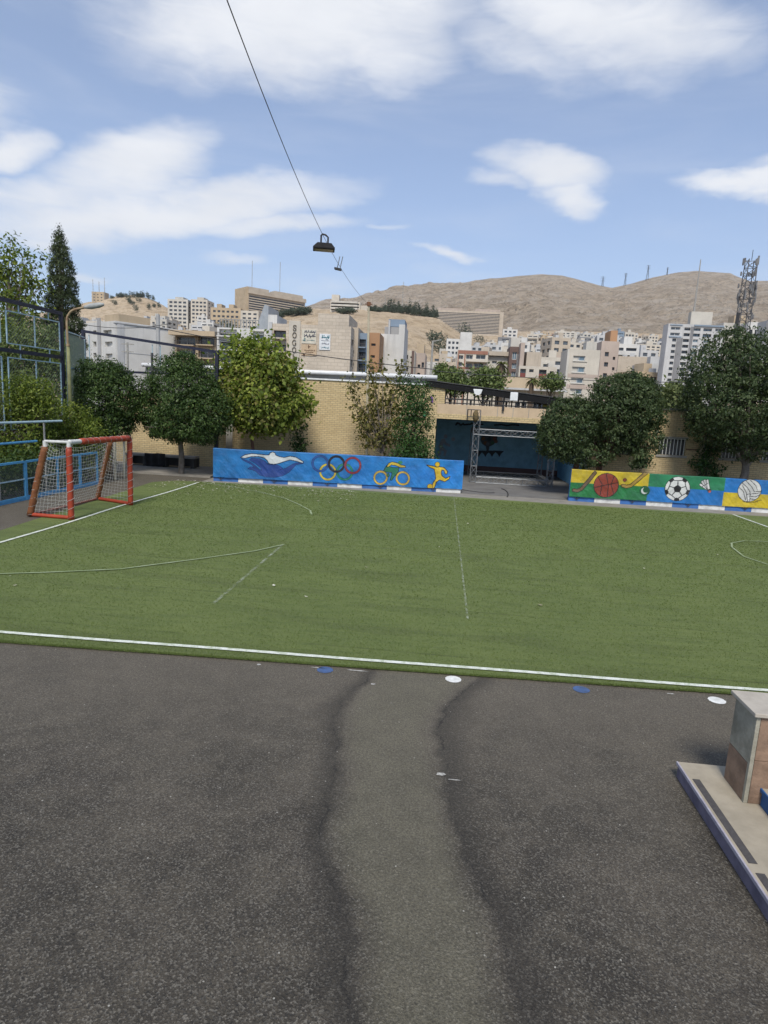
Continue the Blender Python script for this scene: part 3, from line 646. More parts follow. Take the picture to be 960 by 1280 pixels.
# pole that carries the overhead cable
x = at(458.5, 575, WY-.25)[0]; PZ = at(461, 381, WY-.25)[2]; PX_ = at(461, 381, WY-.25)[0]
pl = empty('cable_pole', (x, WY-.25, 0), 'thin cream pole in front of the brick wall holding the overhead cable', 'pole')
MB().tube([(x, WY-.25, 0), ((x+PX_)/2, WY-.25, PZ/2), (PX_, WY-.25, PZ)], [.06, .055, .045], 10).build('pole', M('cream_pole_paint', (.52, .46, .33), (.40, .35, .25), 5, .6, streak=.3), pl)
mb = MB(); mb.tube([(PX_, WY-.25, PZ-.06), (PX_, WY-.25, PZ+.12)], .085, 10); mb.tube([(PX_-.16, WY-.25, PZ+.03), (PX_+.16, WY-.25, PZ+.03)], .025, 6); mb.build('insulator', M('brown_insulator', (.22, .10, .05)), pl)

# ------------------------------------------------------------------ overhead cable with two lamps
LA, LB = at(402, 291, 14.0), at(423.5, 331, 17.5)
pts = [at(285, -3, 5.3), at(316, 75, 6.45), at(345, 152, 8.1), at(375, 231, 10.8), np.array(LA), np.array(LB), at(441, 354, 22.3), np.array((PX_, WY-.25, PZ))]
def smooth_path(P, k=8):
    P = [np.array(q, float) for q in P]; out = []
    for i in range(len(P)-1):
        a, b, c, d = P[max(i-1, 0)], P[i], P[i+1], P[min(i+2, len(P)-1)]
        for s in np.linspace(0, 1, k, endpoint=False):
            out.append(.5*((2*b)+(c-a)*s+(2*a-5*b+4*c-d)*s*s+(3*b-a-3*c+d)*s**3))
    return out+[P[-1]]
_pa = np.array(pts); _w = np.array([1, .2, .2, .2, 3, 3, .3, 5.])
_cx, _cz = np.polyfit(_pa[:, 1], _pa[:, 0], 2, w=_w), np.polyfit(_pa[:, 1], _pa[:, 2], 2, w=_w)
allp = [np.array((np.polyval(_cx, y), y, np.polyval(_cz, y))) for y in np.linspace(-6, WY-.25, 60)]
LA = np.array((np.polyval(_cx, 14.0), 14.0, np.polyval(_cz, 14.0))); LB = np.array((np.polyval(_cx, 17.5), 17.5, np.polyval(_cz, 17.5)))
tag(MB().tube(allp, .0055, 6).build('overhead_cable', DARK), 'thin black cable strung across the sky above the pitch', 'cable')
def floodlight(c, s, rz, lab, name='flood_lamp'):
    e = empty(name, c, lab, 'lamp')
    def T(q): 
        x, y, z = q; return (c[0]+s*(x*math.cos(rz)-y*math.sin(rz)), c[1]+s*(x*math.sin(rz)+y*math.cos(rz)), c[2]+s*z)
    base, mid_, top_ = [(-.25, -.17), (.25, -.17), (.25, .17), (-.25, .17)], [(-.25, -.17), (.25, -.17), (.25, .17), (-.25, .17)], [(-.15, -.10), (.17, -.10), (.17, .10), (-.15, .10)]
    mb = MB(); v_ = [T((a, b, -.30)) for a, b in base]+[T((a, b, -.26)) for a, b in mid_]+[T((a, b, -.15)) for a, b in top_]
    fs = [(3, 2, 1, 0), (8, 9, 10, 11)]+[(k+i, k+(i+1) % 4, k+4+(i+1) % 4, k+4+i) for k in (0, 4) for i in range(4)]
    mb.add(v_, fs); mb.build('housing', M('lamp_black', (.007, .007, .008), None, 5, .6, spec=.2), e, bevel=.008)
    mb = MB(); mb.add([T((a*.86, b*.82, -.305)) for a, b in base], [(3, 2, 1, 0)]); mb.build('lens', M('lamp_lens', (.03, .03, .028), None, 4, .25), e)
    mb = MB(); mb.tube([T((-.07, 0, -.15)), T((-.07, 0, .02)), T((-.04, 0, .05)), T((.03, 0, .04)), T((.09, 0, -.01)), T((.09, 0, -.15))], .022*s, 6); mb.build('bracket', DARK, e)
    return e
floodlight((LA[0]+.03, LA[1], LA[2]-.03), .93, R(12), 'black flood lamp hanging from the overhead cable')
e = empty('wire_clamp', LB, 'small grey lamp fitting clipped further along the overhead cable', 'lamp')
mb = MB(); mb.beam(LB+np.array((-.08, 0, -.14)), LB+np.array((.10, 0, -.17)), .14, .05); mb.build('housing', DARK, e)
for dx in (-.01, .07): MB().tube([LB+np.array((dx, 0, -.12)), LB+np.array((dx+.06, 0, .17))], .012, 6).build('bracket', ALU, e)

# ------------------------------------------------------------------ padded banners
def banner(name, A, B, z0, z1, label, painter, kerb_label, thick=.16, cell=.0125, extra=None):
    A, B = np.array(A, float), np.array(B, float); L = np.linalg.norm(B-A); ux = (B-A)/L; nrm = np.array((ux[1], -ux[0]))  # towards the camera
    n3 = np.array((nrm[0], nrm[1], 0)); A3 = np.array((A[0], A[1], 0))
    def px2uv(px, py):
        d = ray(px, py); tt = ((A3-CAM)@n3)/(d@n3); q = CAM+d*tt; return ((q[:2]-A)@ux, q[2])
    nx, nz = int(L/cell)+1, int((z1-z0)/cell)+1
    u, zz = np.meshgrid(np.linspace(0, L, nx), np.linspace(z0, z1, nz))
    col = painter(u, zz, px2uv, L)
    fz = (zz-z0)/(z1-z0)
    wav = (fbm(u*1.3+5, zz*2.0, 4)-.5)*.045 + (fbm((u+zz*.9)*3.2, (u-zz)*.9+9, 3, True)-.6)*.035*(1.15-fz) + (fbm(u*.7+40, zz*.0+3, 2)-.5)*.04
    drop = (fbm(u*1.1, u*0+2.2, 3)-.5)*.05*(1-fz)
    off = wav + .015
    pos = A3[None, None]+u[..., None]*np.array((ux[0], ux[1], 0))+off[..., None]*n3
    pos[..., 2] = zz+drop+(fbm(u*.8, u*0+7, 2)-.5)*.02*fz
    # wrap over the top to the back
    topb = pos[-1]-n3*thick; topb[:, 2] += .012; back = topb.copy()-n3*.02; back[:, 2] = z0
    allv = np.concatenate([pos.reshape(-1, 3), topb, back]); c2 = np.concatenate([col.reshape(-1, 3), col[-1], col[-1]])
    f = grid_faces(nx, nz+2)
    e = empty(name, (*((A+B)/2), 0), label, 'banner')
    np_mesh('cover', allv, f, M_attr('vinyl_banner', .38, .35, .5), None, 'paint', e, c2, smooth=True)
    # end cap sides and posts
    for s_, cc in ((0, 0), (L, -1)):
        mb = MB(); a = A3+np.array((ux[0], ux[1], 0))*s_
        mb.prism([a+n3*.0+np.array((0, 0, z0)), a+n3*.0+np.array((0, 0, z1-.01)), a-n3*thick+np.array((0, 0, z1-.01)), a-n3*thick+np.array((0, 0, z0))], np.array((ux[0], ux[1], 0))*(.02 if s_ == 0 else -.02)); mb.build('end_flap', M('banner_blue_end', (.05, .22, .50), (.03, .15, .38), 3, .5), e)
    mb = MB(); a, b = A3+np.array((ux[0], ux[1], 0))*.1, A3+np.array((ux[0], ux[1], 0))*(L-.1)
    mb.beam(a-n3*.08+np.array((0, 0, z0-.02)), b-n3*.08+np.array((0, 0, z0-.02)), .05, .04); mb.build('support_rail', DARK, e)
    for s_ in np.arange(.3, L, 2.1):
        q = A3+np.array((ux[0], ux[1], 0))*s_-n3*.02
        mb = MB(); mb.tube([q+np.array((0, 0, z0+.02)), q+n3*.03+np.array((0, 0, z0-.08))], .012, 6)
        for dx in (-.12, .12): mb.tube([q+n3*.03+np.array((0, 0, z0-.10)), q+np.array((ux[0]*dx, ux[1]*dx, z0-.0))], .01, 6)
        mb.build('tie', DARK, e)
    k = empty('kerb_wall', (*((A+B)/2), 0), kerb_label, 'kerb')
    seg = .98; s_ = .0; i = 0
    KB = M('kerb_blue', (.045, .15, .40), (.04, .11, .30), 4, .7, streak=.3); KW = M('kerb_white', (.66, .66, .64), (.45, .45, .43), 5, .75, streak=.4)
    segs = []
    while s_ < L-.05:
        e_ = min(s_+seg, L); a = A3+np.array((ux[0], ux[1], 0))*s_; b = A3+np.array((ux[0], ux[1], 0))*(e_-.006)
        mb = MB(); mb.prism([a-n3*.04, b-n3*.04, b-n3*.24, a-n3*.24], (0, 0, .205)); mb.build('kerb_block', KB if i % 2 == 0 else KW, k); s_ = e_; i += 1
    return e, px2uv
def lerp_paint(col, mask, c): col[mask] = c
def weather(col, u, zz, s=3.0):
    n = fbm(u*s, zz*s, 4)[..., None]; return np.clip(col*(.66+.44*n), 0, 1)
def left_painter(u, zz, P, L):
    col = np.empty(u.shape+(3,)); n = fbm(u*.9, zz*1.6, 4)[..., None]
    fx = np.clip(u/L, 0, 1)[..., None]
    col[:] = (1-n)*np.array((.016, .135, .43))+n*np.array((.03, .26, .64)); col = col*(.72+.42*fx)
    Z4 = lambda Lp: [P(250+a/5.333, 550+b/5.333) for a, b in Lp]; Z5 = lambda Lp: [P(420+a/5.333, 560+b/5.333) for a, b in Lp]
    Z2 = lambda a, b: P(250+a/2.743, 540+b/2.743)
    def shape(poly, c, out=(.008, .012, .03), w=.022):
        if out is not None: col[seg_dist(u, zz, poly+[poly[0]]) < w] = out
        col[in_poly(u, zz, poly)] = c
        if out is not None: col[seg_dist(u, zz, poly+[poly[0]]) < w*.6] = out
    wave = Z4([(275, 122), (330, 142), (365, 168), (392, 192), (412, 205), (404, 185), (372, 158), (330, 132), (345, 120), (400, 125), (432, 140), (455, 162), (520, 168), (552, 190), (522, 205), (575, 188), (612, 165), (640, 152), (690, 156), (640, 165), (622, 185), (595, 215), (552, 240), (492, 251), (440, 248), (400, 235), (370, 208), (345, 197), (318, 193), (338, 178), (362, 182), (340, 160), (300, 140)])
    shape(wave, (.022, .06, .26), (.012, .03, .12), .012)
    body = Z4([(272, 115), (300, 98), (345, 90), (400, 95), (440, 100), (462, 100), (467, 87), (485, 80), (500, 87), (506, 102), (530, 112), (560, 118), (600, 108), (640, 115), (690, 145), (685, 153), (640, 140), (600, 132), (560, 145), (525, 157), (490, 163), (460, 158), (448, 135), (428, 118), (390, 108), (340, 110), (300, 120)])
    shape(body, (.60, .63, .64), (.01, .02, .06), .020)
    def ring(c, r, w, cc, out=(.01, .012, .02)):
        d = np.hypot(u-c[0], zz-c[1]); col[abs(d-r) < w+.012] = out; col[abs(d-r) < w] = cc
    k = P(250+28/2.743+412/2.743, 580); rr = abs(P(250+(412+26)/2.743, 579)[0]-P(250+412/2.743, 579)[0])
    for (a, b, cc) in [(438, 137, (.62, .47, .05)), (496, 137, (.02, .22, .13)), (412, 108, (.02, .08, .30)), (468, 110, (.018, .018, .03)), (524, 115, (.28, .035, .05))]:
        ring(Z2(a, b), rr, .035, cc, (.02, .03, .06))
    for (a, b) in ((297, 198), (445, 202)):
        c = P(420+a/5.333, 560+b/5.333); ring(c, .245, .034, (.58, .40, .07))
    shape(Z5([(322, 142), (337, 118), (365, 128), (420, 133), (412, 165), (388, 190), (371, 216), (361, 214), (373, 175), (370, 162), (332, 160), (318, 152)]), (.03, .19, .10), (.008, .015, .02), .016)
    shape(Z5([(340, 172), (352, 170), (356, 184), (348, 194), (338, 188)]), (.03, .19, .10), (.008, .015, .02), .012)
    shape(Z5([(338, 125), (350, 102), (375, 92), (410, 100), (430, 112), (460, 118), (465, 128), (430, 130), (400, 117), (370, 112), (347, 128)]), (.62, .45, .06), (.008, .015, .02), .016)
    shape(Z5([(412, 100), (418, 86), (436, 84), (446, 98), (430, 110)]), (.03, .20, .10), None)
    Y_ = (.66, .45, .03); O_ = (.03, .02, .01)
    c = P(420+676/5.333, 560+109/5.333); 
    shape(Z5([(603, 112), (625, 116), (655, 122), (668, 128), (690, 125), (720, 130), (742, 155), (740, 172), (728, 172), (720, 150), (705, 145), (700, 165), (705, 185), (730, 203), (760, 190), (752, 208), (725, 224), (690, 212), (668, 227), (660, 255), (650, 272), (638, 268), (645, 235), (665, 205), (662, 175), (655, 140), (630, 130)]), Y_, O_, .02)
    for (a, b, r) in ((676, 109, .088), (626, 256, .095)):
        c = P(420+a/5.333, 560+b/5.333); d = np.hypot(u-c[0], zz-c[1]); col[d < r+.02] = O_; col[d < r] = Y_
    return weather(col, u, zz)
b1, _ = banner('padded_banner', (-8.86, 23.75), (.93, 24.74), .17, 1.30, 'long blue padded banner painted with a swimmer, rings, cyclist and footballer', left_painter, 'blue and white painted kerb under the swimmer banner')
def right_painter(u, zz, P, L):
    col = np.empty(u.shape+(3,)); Z3 = lambda a, b: P(690+a/3.5556, 570+b/3.5556)
    e1, e2 = Z3(427, 130)[0], Z3(765, 150)[0]
    YL, GN, BL_ = np.array((.56, .42, .025)), np.array((.022, .17, .05)), np.array((.02, .17, .48))
    s1, s2, s3 = Z3(250, 126)[1], Z3(600, 145)[1], Z3(860, 166)[1]
    col[:] = np.where((zz > s1)[..., None], YL, GN)
    mid_ = (u > e1) & (u <= e2); col[mid_] = np.where((zz > s2)[..., None], np.array((.025, .20, .085)), BL_)[mid_]
    rt = u > e2; col[rt] = np.where((zz > s3)[..., None], BL_, YL)[rt]
    def dk(c, r): d = np.hypot(u-c[0], zz-c[1]); return d < r
    K = (.015, .013, .012); kx = abs(Z3(300, 130)[0]-Z3(200, 130)[0])/100
    c = Z3(240, 130); r = 54*kx; col[dk(c, r+.025)] = K; col[dk(c, r)] = (.25, .045, .022)
    ba = dk(c, r)
    for pts in ([(240, 77), (250, 130), (245, 184)], [(188, 140), (240, 128), (293, 118)], [(205, 95), (222, 125), (214, 172)], [(275, 90), (262, 128), (275, 172)]):
        col[(seg_dist(u, zz, [Z3(*q) for q in pts]) < .014) & ba] = K
    for pts in ([(190, 74), (160, 112), (128, 148), (112, 154), (96, 152)], [(418, 76), (384, 104), (350, 133), (330, 137), (314, 132)]):
        d = seg_dist(u, zz, [Z3(*q) for q in pts]); col[d < .075] = K; col[d < .05] = (.16, .10, .05) if pts[0][0] < 300 else (.34, .22, .05)
    c = Z3(323, 107); col[dk(c, .075)] = K; col[dk(c, .055)] = (.30, .05, .03)
    c = Z3(411, 155); col[dk(c, 23*kx)] = (.012, .10, .035); col[dk(c, 15*kx)] = (.6, .63, .6); col[dk(Z3(417, 151), 13.5*kx)] = (.012, .10, .035)
    # football
    c = Z3(557, 146); r = 54*kx; W_ = (.68, .69, .66); col[dk(c, r+.02)] = K; col[dk(c, r)] = W_; ba = dk(c, r)
    pent = lambda cx, cy, rr, a0: [(cx+rr*math.cos(a0+i*1.2566), cy+rr*math.sin(a0+i*1.2566)) for i in range(5)]
    pc = pent(c[0], c[1], r*.36, math.pi/2+.05); col[in_poly(u, zz, pc)] = K
    for i, q in enumerate(pc):
        a = math.atan2(q[1]-c[1], q[0]-c[0]); o2 = (c[0]+r*.70*math.cos(a), c[1]+r*.70*math.sin(a))
        col[(seg_dist(u, zz, [q, o2]) < .016) & ba] = K
        for da in (-.45, .45):
            o3 = (c[0]+r*.80*math.cos(a+da), c[1]+r*.80*math.sin(a+da)); col[(seg_dist(u, zz, [o2, o3]) < .016) & ba] = K
        a2 = a+.628; p2 = [(c[0]+r*.74*math.cos(a2), c[1]+r*.74*math.sin(a2)), (c[0]+r*.86*math.cos(a2-.24), c[1]+r*.86*math.sin(a2-.24)), (c[0]+r*1.02*math.cos(a2-.22), c[1]+r*1.02*math.sin(a2-.22)), (c[0]+r*1.02*math.cos(a2+.22), c[1]+r*1.02*math.sin(a2+.22)), (c[0]+r*.86*math.cos(a2+.24), c[1]+r*.86*math.sin(a2+.24))]
        col[in_poly(u, zz, p2) & ba] = K
    # shuttlecock
    for q in ((660, 128), (668, 115), (678, 110), (690, 110)):
        d = seg_dist(u, zz, [Z3(*q), Z3(697, 150)]); col[d < .055] = K; col[d < .036] = (.68, .68, .66)
    d = seg_dist(u, zz, [Z3(668, 135), Z3(692, 122)]); col[d < .012] = K
    c = Z3(699, 155); col[dk(c, .075)] = (.05, .05, .05); col[dk(Z3(701, 158), .045)] = (.55, .12, .1)
    # volleyball
    c = Z3(877, 154); r = 49*kx; col[dk(c, r+.022)] = K; col[dk(c, r)] = (.64, .64, .61); ba = dk(c, r)
    for pts in ([(842, 118), (868, 140), (880, 160), (878, 202)], [(860, 108), (888, 138), (898, 158), (926, 158)], [(832, 140), (850, 158), (860, 195)], [(846, 132), (862, 160), (868, 200)],
                [(880, 106), (905, 132), (912, 152)], [(880, 178), (905, 182), (922, 172)], [(879, 190), (900, 195), (912, 190)], [(866, 170), (895, 168), (926, 164)]):
        col[(seg_dist(u, zz, [Z3(*q) for q in pts]) < .012) & ba] = K
    for pts in ([(845, 202), (880, 208), (915, 203)], [(905, 200), (930, 196)]): col[seg_dist(u, zz, [Z3(*q) for q in pts]) < .012] = (.10, .08, .02)
    return weather(col, u, zz)
b2, _ = banner('padded_banner', (5.06, 24.55), (16.5, 24.72), .19, 1.24, 'yellow, green and blue padded banner painted with sports balls', right_painter, 'blue and white painted kerb under the sports ball banner', cell=.014)

# ------------------------------------------------------------------ aluminium truss frame in front of the recess
tr = empty('truss_frame', (3.3, 29, .02), 'silver aluminium box truss frame standing in the dark stage recess', 'truss')
def truss(a, b, s, name, up=(0, 0, 1)):
    a, b = np.array(a, float), np.array(b, float); d = b-a; L = np.linalg.norm(d); d /= L; up = np.array(up, float)
    if abs(d@up) > .9: up = np.array((0, 1., 0))
    x = np.cross(d, up); x /= np.linalg.norm(x); y = np.cross(x, d); mb = MB()
    cs = [x*i*s/2+y*j*s/2 for i, j in ((-1, -1), (1, -1), (1, 1), (-1, 1))]
    for c in cs: mb.tube([a+c, b+c], .015, 6)
    n = max(2, int(L/.34))
    for i in range(n):
        p0, p1 = a+d*L*i/n, a+d*L*(i+1)/n
        for k in range(4):
            c0, c1 = cs[k], cs[(k+1) % 4]
            mb.tube([p0+c0, p1+c1] if i % 2 == 0 else [p0+c1, p1+c0], .011, 5)
            if i % 2 == 0: mb.tube([p0+c0, p0+c1], .011, 5)
    return mb.build(name, ALU, tr)
ax, bx = at(590.5, 604, 28.75)[0], at(686, 608, 28.75)[0]; ty = 28.75; by = 31.9; tz_ = at(600, 540, 28.75)[2]
axt = ax; s = .26
truss((ax, ty, .06), (ax, ty, tz_+.95), s, 'column'); truss((bx, ty, .06), (bx, ty, tz_+.15), s, 'column'); truss((ax, by, .06), (ax, by, tz_), s*.8, 'column'); truss((bx, by, .06), (bx, by, tz_), s*.8, 'column')
truss((ax+.13, ty, tz_), (bx-.13, ty, tz_), s, 'beam'); truss((ax+.13, ty, .17), (bx-.13, ty, .17), s, 'beam'); truss((ax, ty+.13, tz_), (ax, by, tz_), s*.8, 'beam'); truss((bx, ty+.13, tz_), (bx, by, tz_), s*.8, 'beam')
truss((ax, by, .15), (bx, by, .15), s*.8, 'beam'); truss((ax, by, tz_), (bx, by, tz_), s*.8, 'beam'); truss((bx, ty+.13, .16), (bx, by, .16), s*.8, 'beam')
q = at(590, 517, ty); mb = MB(); x0 = ax-.28
for (a, b) in (((ax-.45, ty-.12, tz_+.98), (ax+.14, ty-.12, tz_+.98)), ((ax-.45, ty+.14, tz_+.98), (ax+.14, ty+.14, tz_+.98)), ((ax-.45, ty-.12, tz_+.66), (ax-.14, ty-.12, tz_+.66)), ((ax-.45, ty-.12, tz_+.5), (ax-.45, ty-.12, tz_+.98)), ((ax-.45, ty+.14, tz_+.5), (ax-.45, ty+.14, tz_+.98)), ((ax-.45, ty-.12, tz_+.98), (ax-.45, ty+.14, tz_+.98)), ((ax-.3, ty-.12, tz_+.98), (ax-.3, ty-.12, tz_+.66))): mb.tube([a, b], .022, 6)
mb.build('cross_arm', DARK, tr)
mb = MB(); cx, cy, cz = ax-.10, ty-.16, tz_+.72
mb.tube([(cx, cy, cz-.28), (cx+.02, cy, cz-.12), (cx, cy, cz+.1), (cx+.03, cy, cz+.25)], [.05, .14, .12, .05], 8)
tag(mb.build('cloth_bundle', M('ochre_cloth', (.17, .12, .05), (.06, .05, .03), 9, .9), smooth=True), 'ochre cloth bundle tied to the top of the truss', 'cloth')
tag(MB().tube(smooth_path([gr(627, 611, .03), gr(632, 613, .03), gr(635, 617, .03), gr(634, 621, .03)]), .02, 6).build('cable_end', DARK), 'short black cable lying on the stage floor', 'cable')
tag(MB().tube(smooth_path([gr(577, 612, .03), gr(590, 614, .03), gr(608, 616, .03), gr(618, 616, .03)]), .014, 6).build('cable_end', DARK), 'thin cable on the floor beside the blue banner end', 'cable')

# ------------------------------------------------------------------ goal
RED = M('red_padding', (.36, .052, .020), (.26, .036, .016), 4, .55, .2, 30); ORNG = M('faded_orange_padding', (.22, .085, .030), (.13, .045, .018), 12, .7, .3, 40)
WTAPE = M('white_tape', (.62, .62, .60), (.45, .45, .43), 8, .7)
GN, GF = np.array((-9.27, 14.87, 0)), np.array((-9.0, 17.42, 0)); BN, BF = np.array((-10.42, 14.93, 0)), np.array((-10.30, 17.9, 0))
GZ = 1.98; TN, TF = at(56, 549, 14.9), np.array((-9.62, 17.5, 1.96))
TN = np.array((TN[0], TN[1], 1.97))
goal = empty('football_goal', (-9.7, 16.2, 0), 'small red padded football goal with a sagging white net', 'goal')
up = np.array((0, 0, 1.))
def padded(a, b, r, name, mt):
    a, b = np.array(a, float), np.array(b, float); n = 14
    pts = [a+(b-a)*i/n for i in range(n+1)]; rr = [r*(1+.06*math.sin(i*2.1+r*90)) for i in range(n+1)]; rr[0] *= .93; rr[-1] *= .93
    return MB().tube(pts, rr, 14).build(name, mt, goal, smooth=True)
padded(GN, GN+up*(GZ-.12), .075, 'post', RED); padded(GF, GF+up*(GZ-.02), .075, 'post', RED)
wa = GN+(GF-GN)*.17+up*GZ
padded(GN+up*GZ, wa, .06, 'crossbar_sleeve', WTAPE); padded(wa, GF+up*GZ, .082, 'crossbar', RED)
MB().tube([GN+up*(GZ-.12), GN+up*(GZ+.02)], .05, 10).build('joint', WTAPE, goal)
padded(BN+up*.03, TN-up*.13, .085, 'back_post', ORNG); padded(BF+up*.03, TF-up*.10, .075, 'back_post', ORNG)
for a, b in ((TN, GN+up*GZ), (TF, GF+up*GZ)): MB().tube([a, b], .035, 8).build('top_bar', WTAPE, goal)
for a in (TN, TF): MB().tube([a-up*.14, a+up*.01], .05, 8).build('joint', WTAPE, goal)
padded(BN+up*.06, GN+up*.06, .05, 'base_bar', RED); padded(BF+up*.06, GF+up*.06, .05, 'base_bar', RED)
MB().tube([BN+up*.05, BF+up*.05], .035, 8).build('base_bar', M('old_red_bar', (.20, .07, .05)), goal)
NETM = M('net_cord', (.50, .50, .47), (.36, .36, .34), 3, .8)
mb = MB()
def net_patch(A, B, C, D, nu, nv, sag, r=.0028):      # A-B bottom, D-C top
    A, B, C, D = map(lambda q: np.array(q, float), (A, B, C, D))
    nrm = np.cross(B-A, D-A); nrm /= np.linalg.norm(nrm); G_ = [[None]*(nu+1) for _ in range(nv+1)]
    for j in range(nv+1):
        for i in range(nu+1):
            s_, t_ = i/nu, j/nv; q = (A*(1-s_)+B*s_)*(1-t_)+(D*(1-s_)+C*s_)*t_
            k = math.sin(math.pi*s_)**.7*math.sin(math.pi*min(1, t_*1.0))**.8
            q = q+nrm*sag*k+np.array((0, 0, -.22*math.sin(math.pi*s_)*t_**2*(1 if sag else 0)))+rng.normal(0, .006, 3); q[2] = max(q[2], .02); G_[j][i] = q
    for j in range(nv+1): mb.tube(G_[j], r, 3, cap=False)
    for i in range(nu+1): mb.tube([G_[j][i] for j in range(nv+1)], r, 3, cap=False)
net_patch(BN, BF, TF, TN, 26, 20, .18); net_patch(BN, GN, GN+up*GZ, TN, 10, 20, .02); net_patch(BF, GF, GF+up*GZ, TF, 10, 20, .02); net_patch(TN, TF, GF+up*GZ, GN+up*GZ, 24, 5, 0)
for P0, P1 in ((GN, GN+up*GZ), (GF, GF+up*GZ), (BN, TN), (BF, TF), (wa, GF+up*GZ)):      # lacing round the pads
    d = P1-P0; n = 70; x_ = np.cross(d, (0.3, 1, .2)); x_ /= np.linalg.norm(x_); y_ = np.cross(d/np.linalg.norm(d), x_)
    mb.tube([P0+d*i/n+.088*(x_*math.cos(i*.8)+y_*math.sin(i*.8)) for i in range(n+1)], .004, 3)
mb.build('net', NETM, goal)

# ------------------------------------------------------------------ steps and parapet on the right
STEPB = M('step_terrazzo', (.36, .315, .24), (.28, .245, .185), 5, .75, .15, 120); LILAC = M('lilac_paint', (.175, .155, .205), (.10, .09, .125), 7, .7, .2, 40); NOSE = M('lilac_nosing', (.40, .38, .42), (.28, .26, .31), 9, .7)
STRIP = M('anti_slip', (.075, .07, .068), (.055, .05, .05), 30, .9, .3, 200); RBLUE = M('riser_blue', (.02, .10, .27), (.018, .07, .19), 7, .6)
PANELG = M('grey_stone_cladding', (.34, .32, .255), (.20, .185, .14), 6, .85, .8, 26); PANELB = M('brown_stone_cladding', (.28, .185, .125), (.145, .095, .065), 5, .85, .9, 20); CAPS = M('cap_stone', (.43, .39, .33), (.34, .305, .255), 6, .7, .15, 70)
stp = empty('entrance_steps', (3.2, 3, 0), 'beige steps with lilac and blue risers and dark anti slip strips', 'steps')
SX, SE = 2.395, 5.62
for i, (x0, rm) in enumerate([(SX, LILAC), (SX+.46, RBLUE), (SX+.92, LILAC), (SX+1.38, RBLUE), (SX+1.84, LILAC)]):
    yE = SE if i == 0 else 5.05
    mb = MB(); mb.box(x0+.012, -3, .15*i+(0 if i == 0 else .002), x0+.46+.012 if i < 4 else 6.5, yE, .15*(i+1)-.03); mb.build('riser', rm, stp)
    mb = MB(); mb.box(x0, -3, .15*(i+1)-.029, x0+.475 if i < 4 else 6.5, yE+.012, .15*(i+1)); mb.build('tread', STEPB, stp, bevel=.006)
    mb = MB(); mb.box(x0-.003, -3, .15*(i+1)-.031, x0+.012, yE+.013, .15*(i+1)+.0015); mb.build('nosing', NOSE if rm is LILAC else RBLUE, stp, bevel=.003)
    for (y0, y1) in ((4.30, yE-.27 if i == 0 else yE-.1), (3.1, 4.20), (1.9, 3.0), (.7, 1.8)):
        mb = MB(); mb.box(x0+.035, y0, .15*(i+1)+.0005, x0+.098, y1, .15*(i+1)+.004); mb.build('anti_slip_strip', STRIP, stp)
pw = empty('stair_parapet', (3.6, 5.2, .15), 'stone clad stair parapet with a pale cap beside the beige steps', 'parapet')
x0, x1, y0, y1 = 2.735, 6.5, 5.06, 5.42; zt_ = .94
mb = MB(); mb.box(x0+.012, y0+.012, .152, x1, y1, zt_); mb.build('core', PANELG, pw)
MB().box(x0, y0+.035, .50, x0+.011, y1+.01, zt_-.003).build('side_panel', PANELG, pw, bevel=.002)
MB().box(x0, y0+.035, .152, x0+.011, y1+.01, .495).build('side_panel', PANELB, pw, bevel=.002)
MB().box(x0, y0, .152, x0+.033, y0+.034, zt_-.003).build('corner_strip', PANELG, pw, bevel=.002)
MB().box(x0+.036, y0, .545, x1, y0+.011, zt_-.003).build('front_panel', PANELB, pw, bevel=.002)
MB().box(x0+.036, y0, .152, x1, y0+.011, .54).build('front_panel', PANELB, pw, bevel=.002)
MB().box(x0-.035, y0-.035, zt_, x1, y1+.05, zt_+.035).build('cap', CAPS, pw, bevel=.006)
# ------------------------------------------------------------------ fences on the left
WIRE = M('mesh_wire', (.13, .145, .15), (.09, .10, .105), 5, .6); WIREG = M('green_mesh_wire', (.10, .14, .12), (.14, .17, .15), 5, .7)
def lattice(mb, P, ex, ey, Wd, Hh, step, r):          # diamond mesh of wires inside a Wd x Hh rectangle
    P, ex, ey = map(lambda q: np.array(q, float), (P, ex, ey)); n = int((Wd+Hh)/step)
    for i in range(1, n):
        c = i*step
        a0, a1 = max(0, c-Hh), min(c, Wd)            # x + y = c
        if a1-a0 > .02: mb.tube([P+ex*a0+ey*(c-a0), P+ex*a1+ey*(c-a1)], r, 3, cap=False)
        b0, b1 = max(0, Hh-c) if c < Hh else 0, 0
        x0 = max(0, c-Hh); y0 = Hh-min(c, Hh)         # y = x + (Hh - c)
        x1 = min(Wd, c); y1 = x1+Hh-c
        x0 = max(0., c-Hh); 
        if x1-x0 > .02: mb.tube([P+ex*x0+ey*(x0+Hh-c), P+ex*x1+ey*y1], r, 3, cap=False)
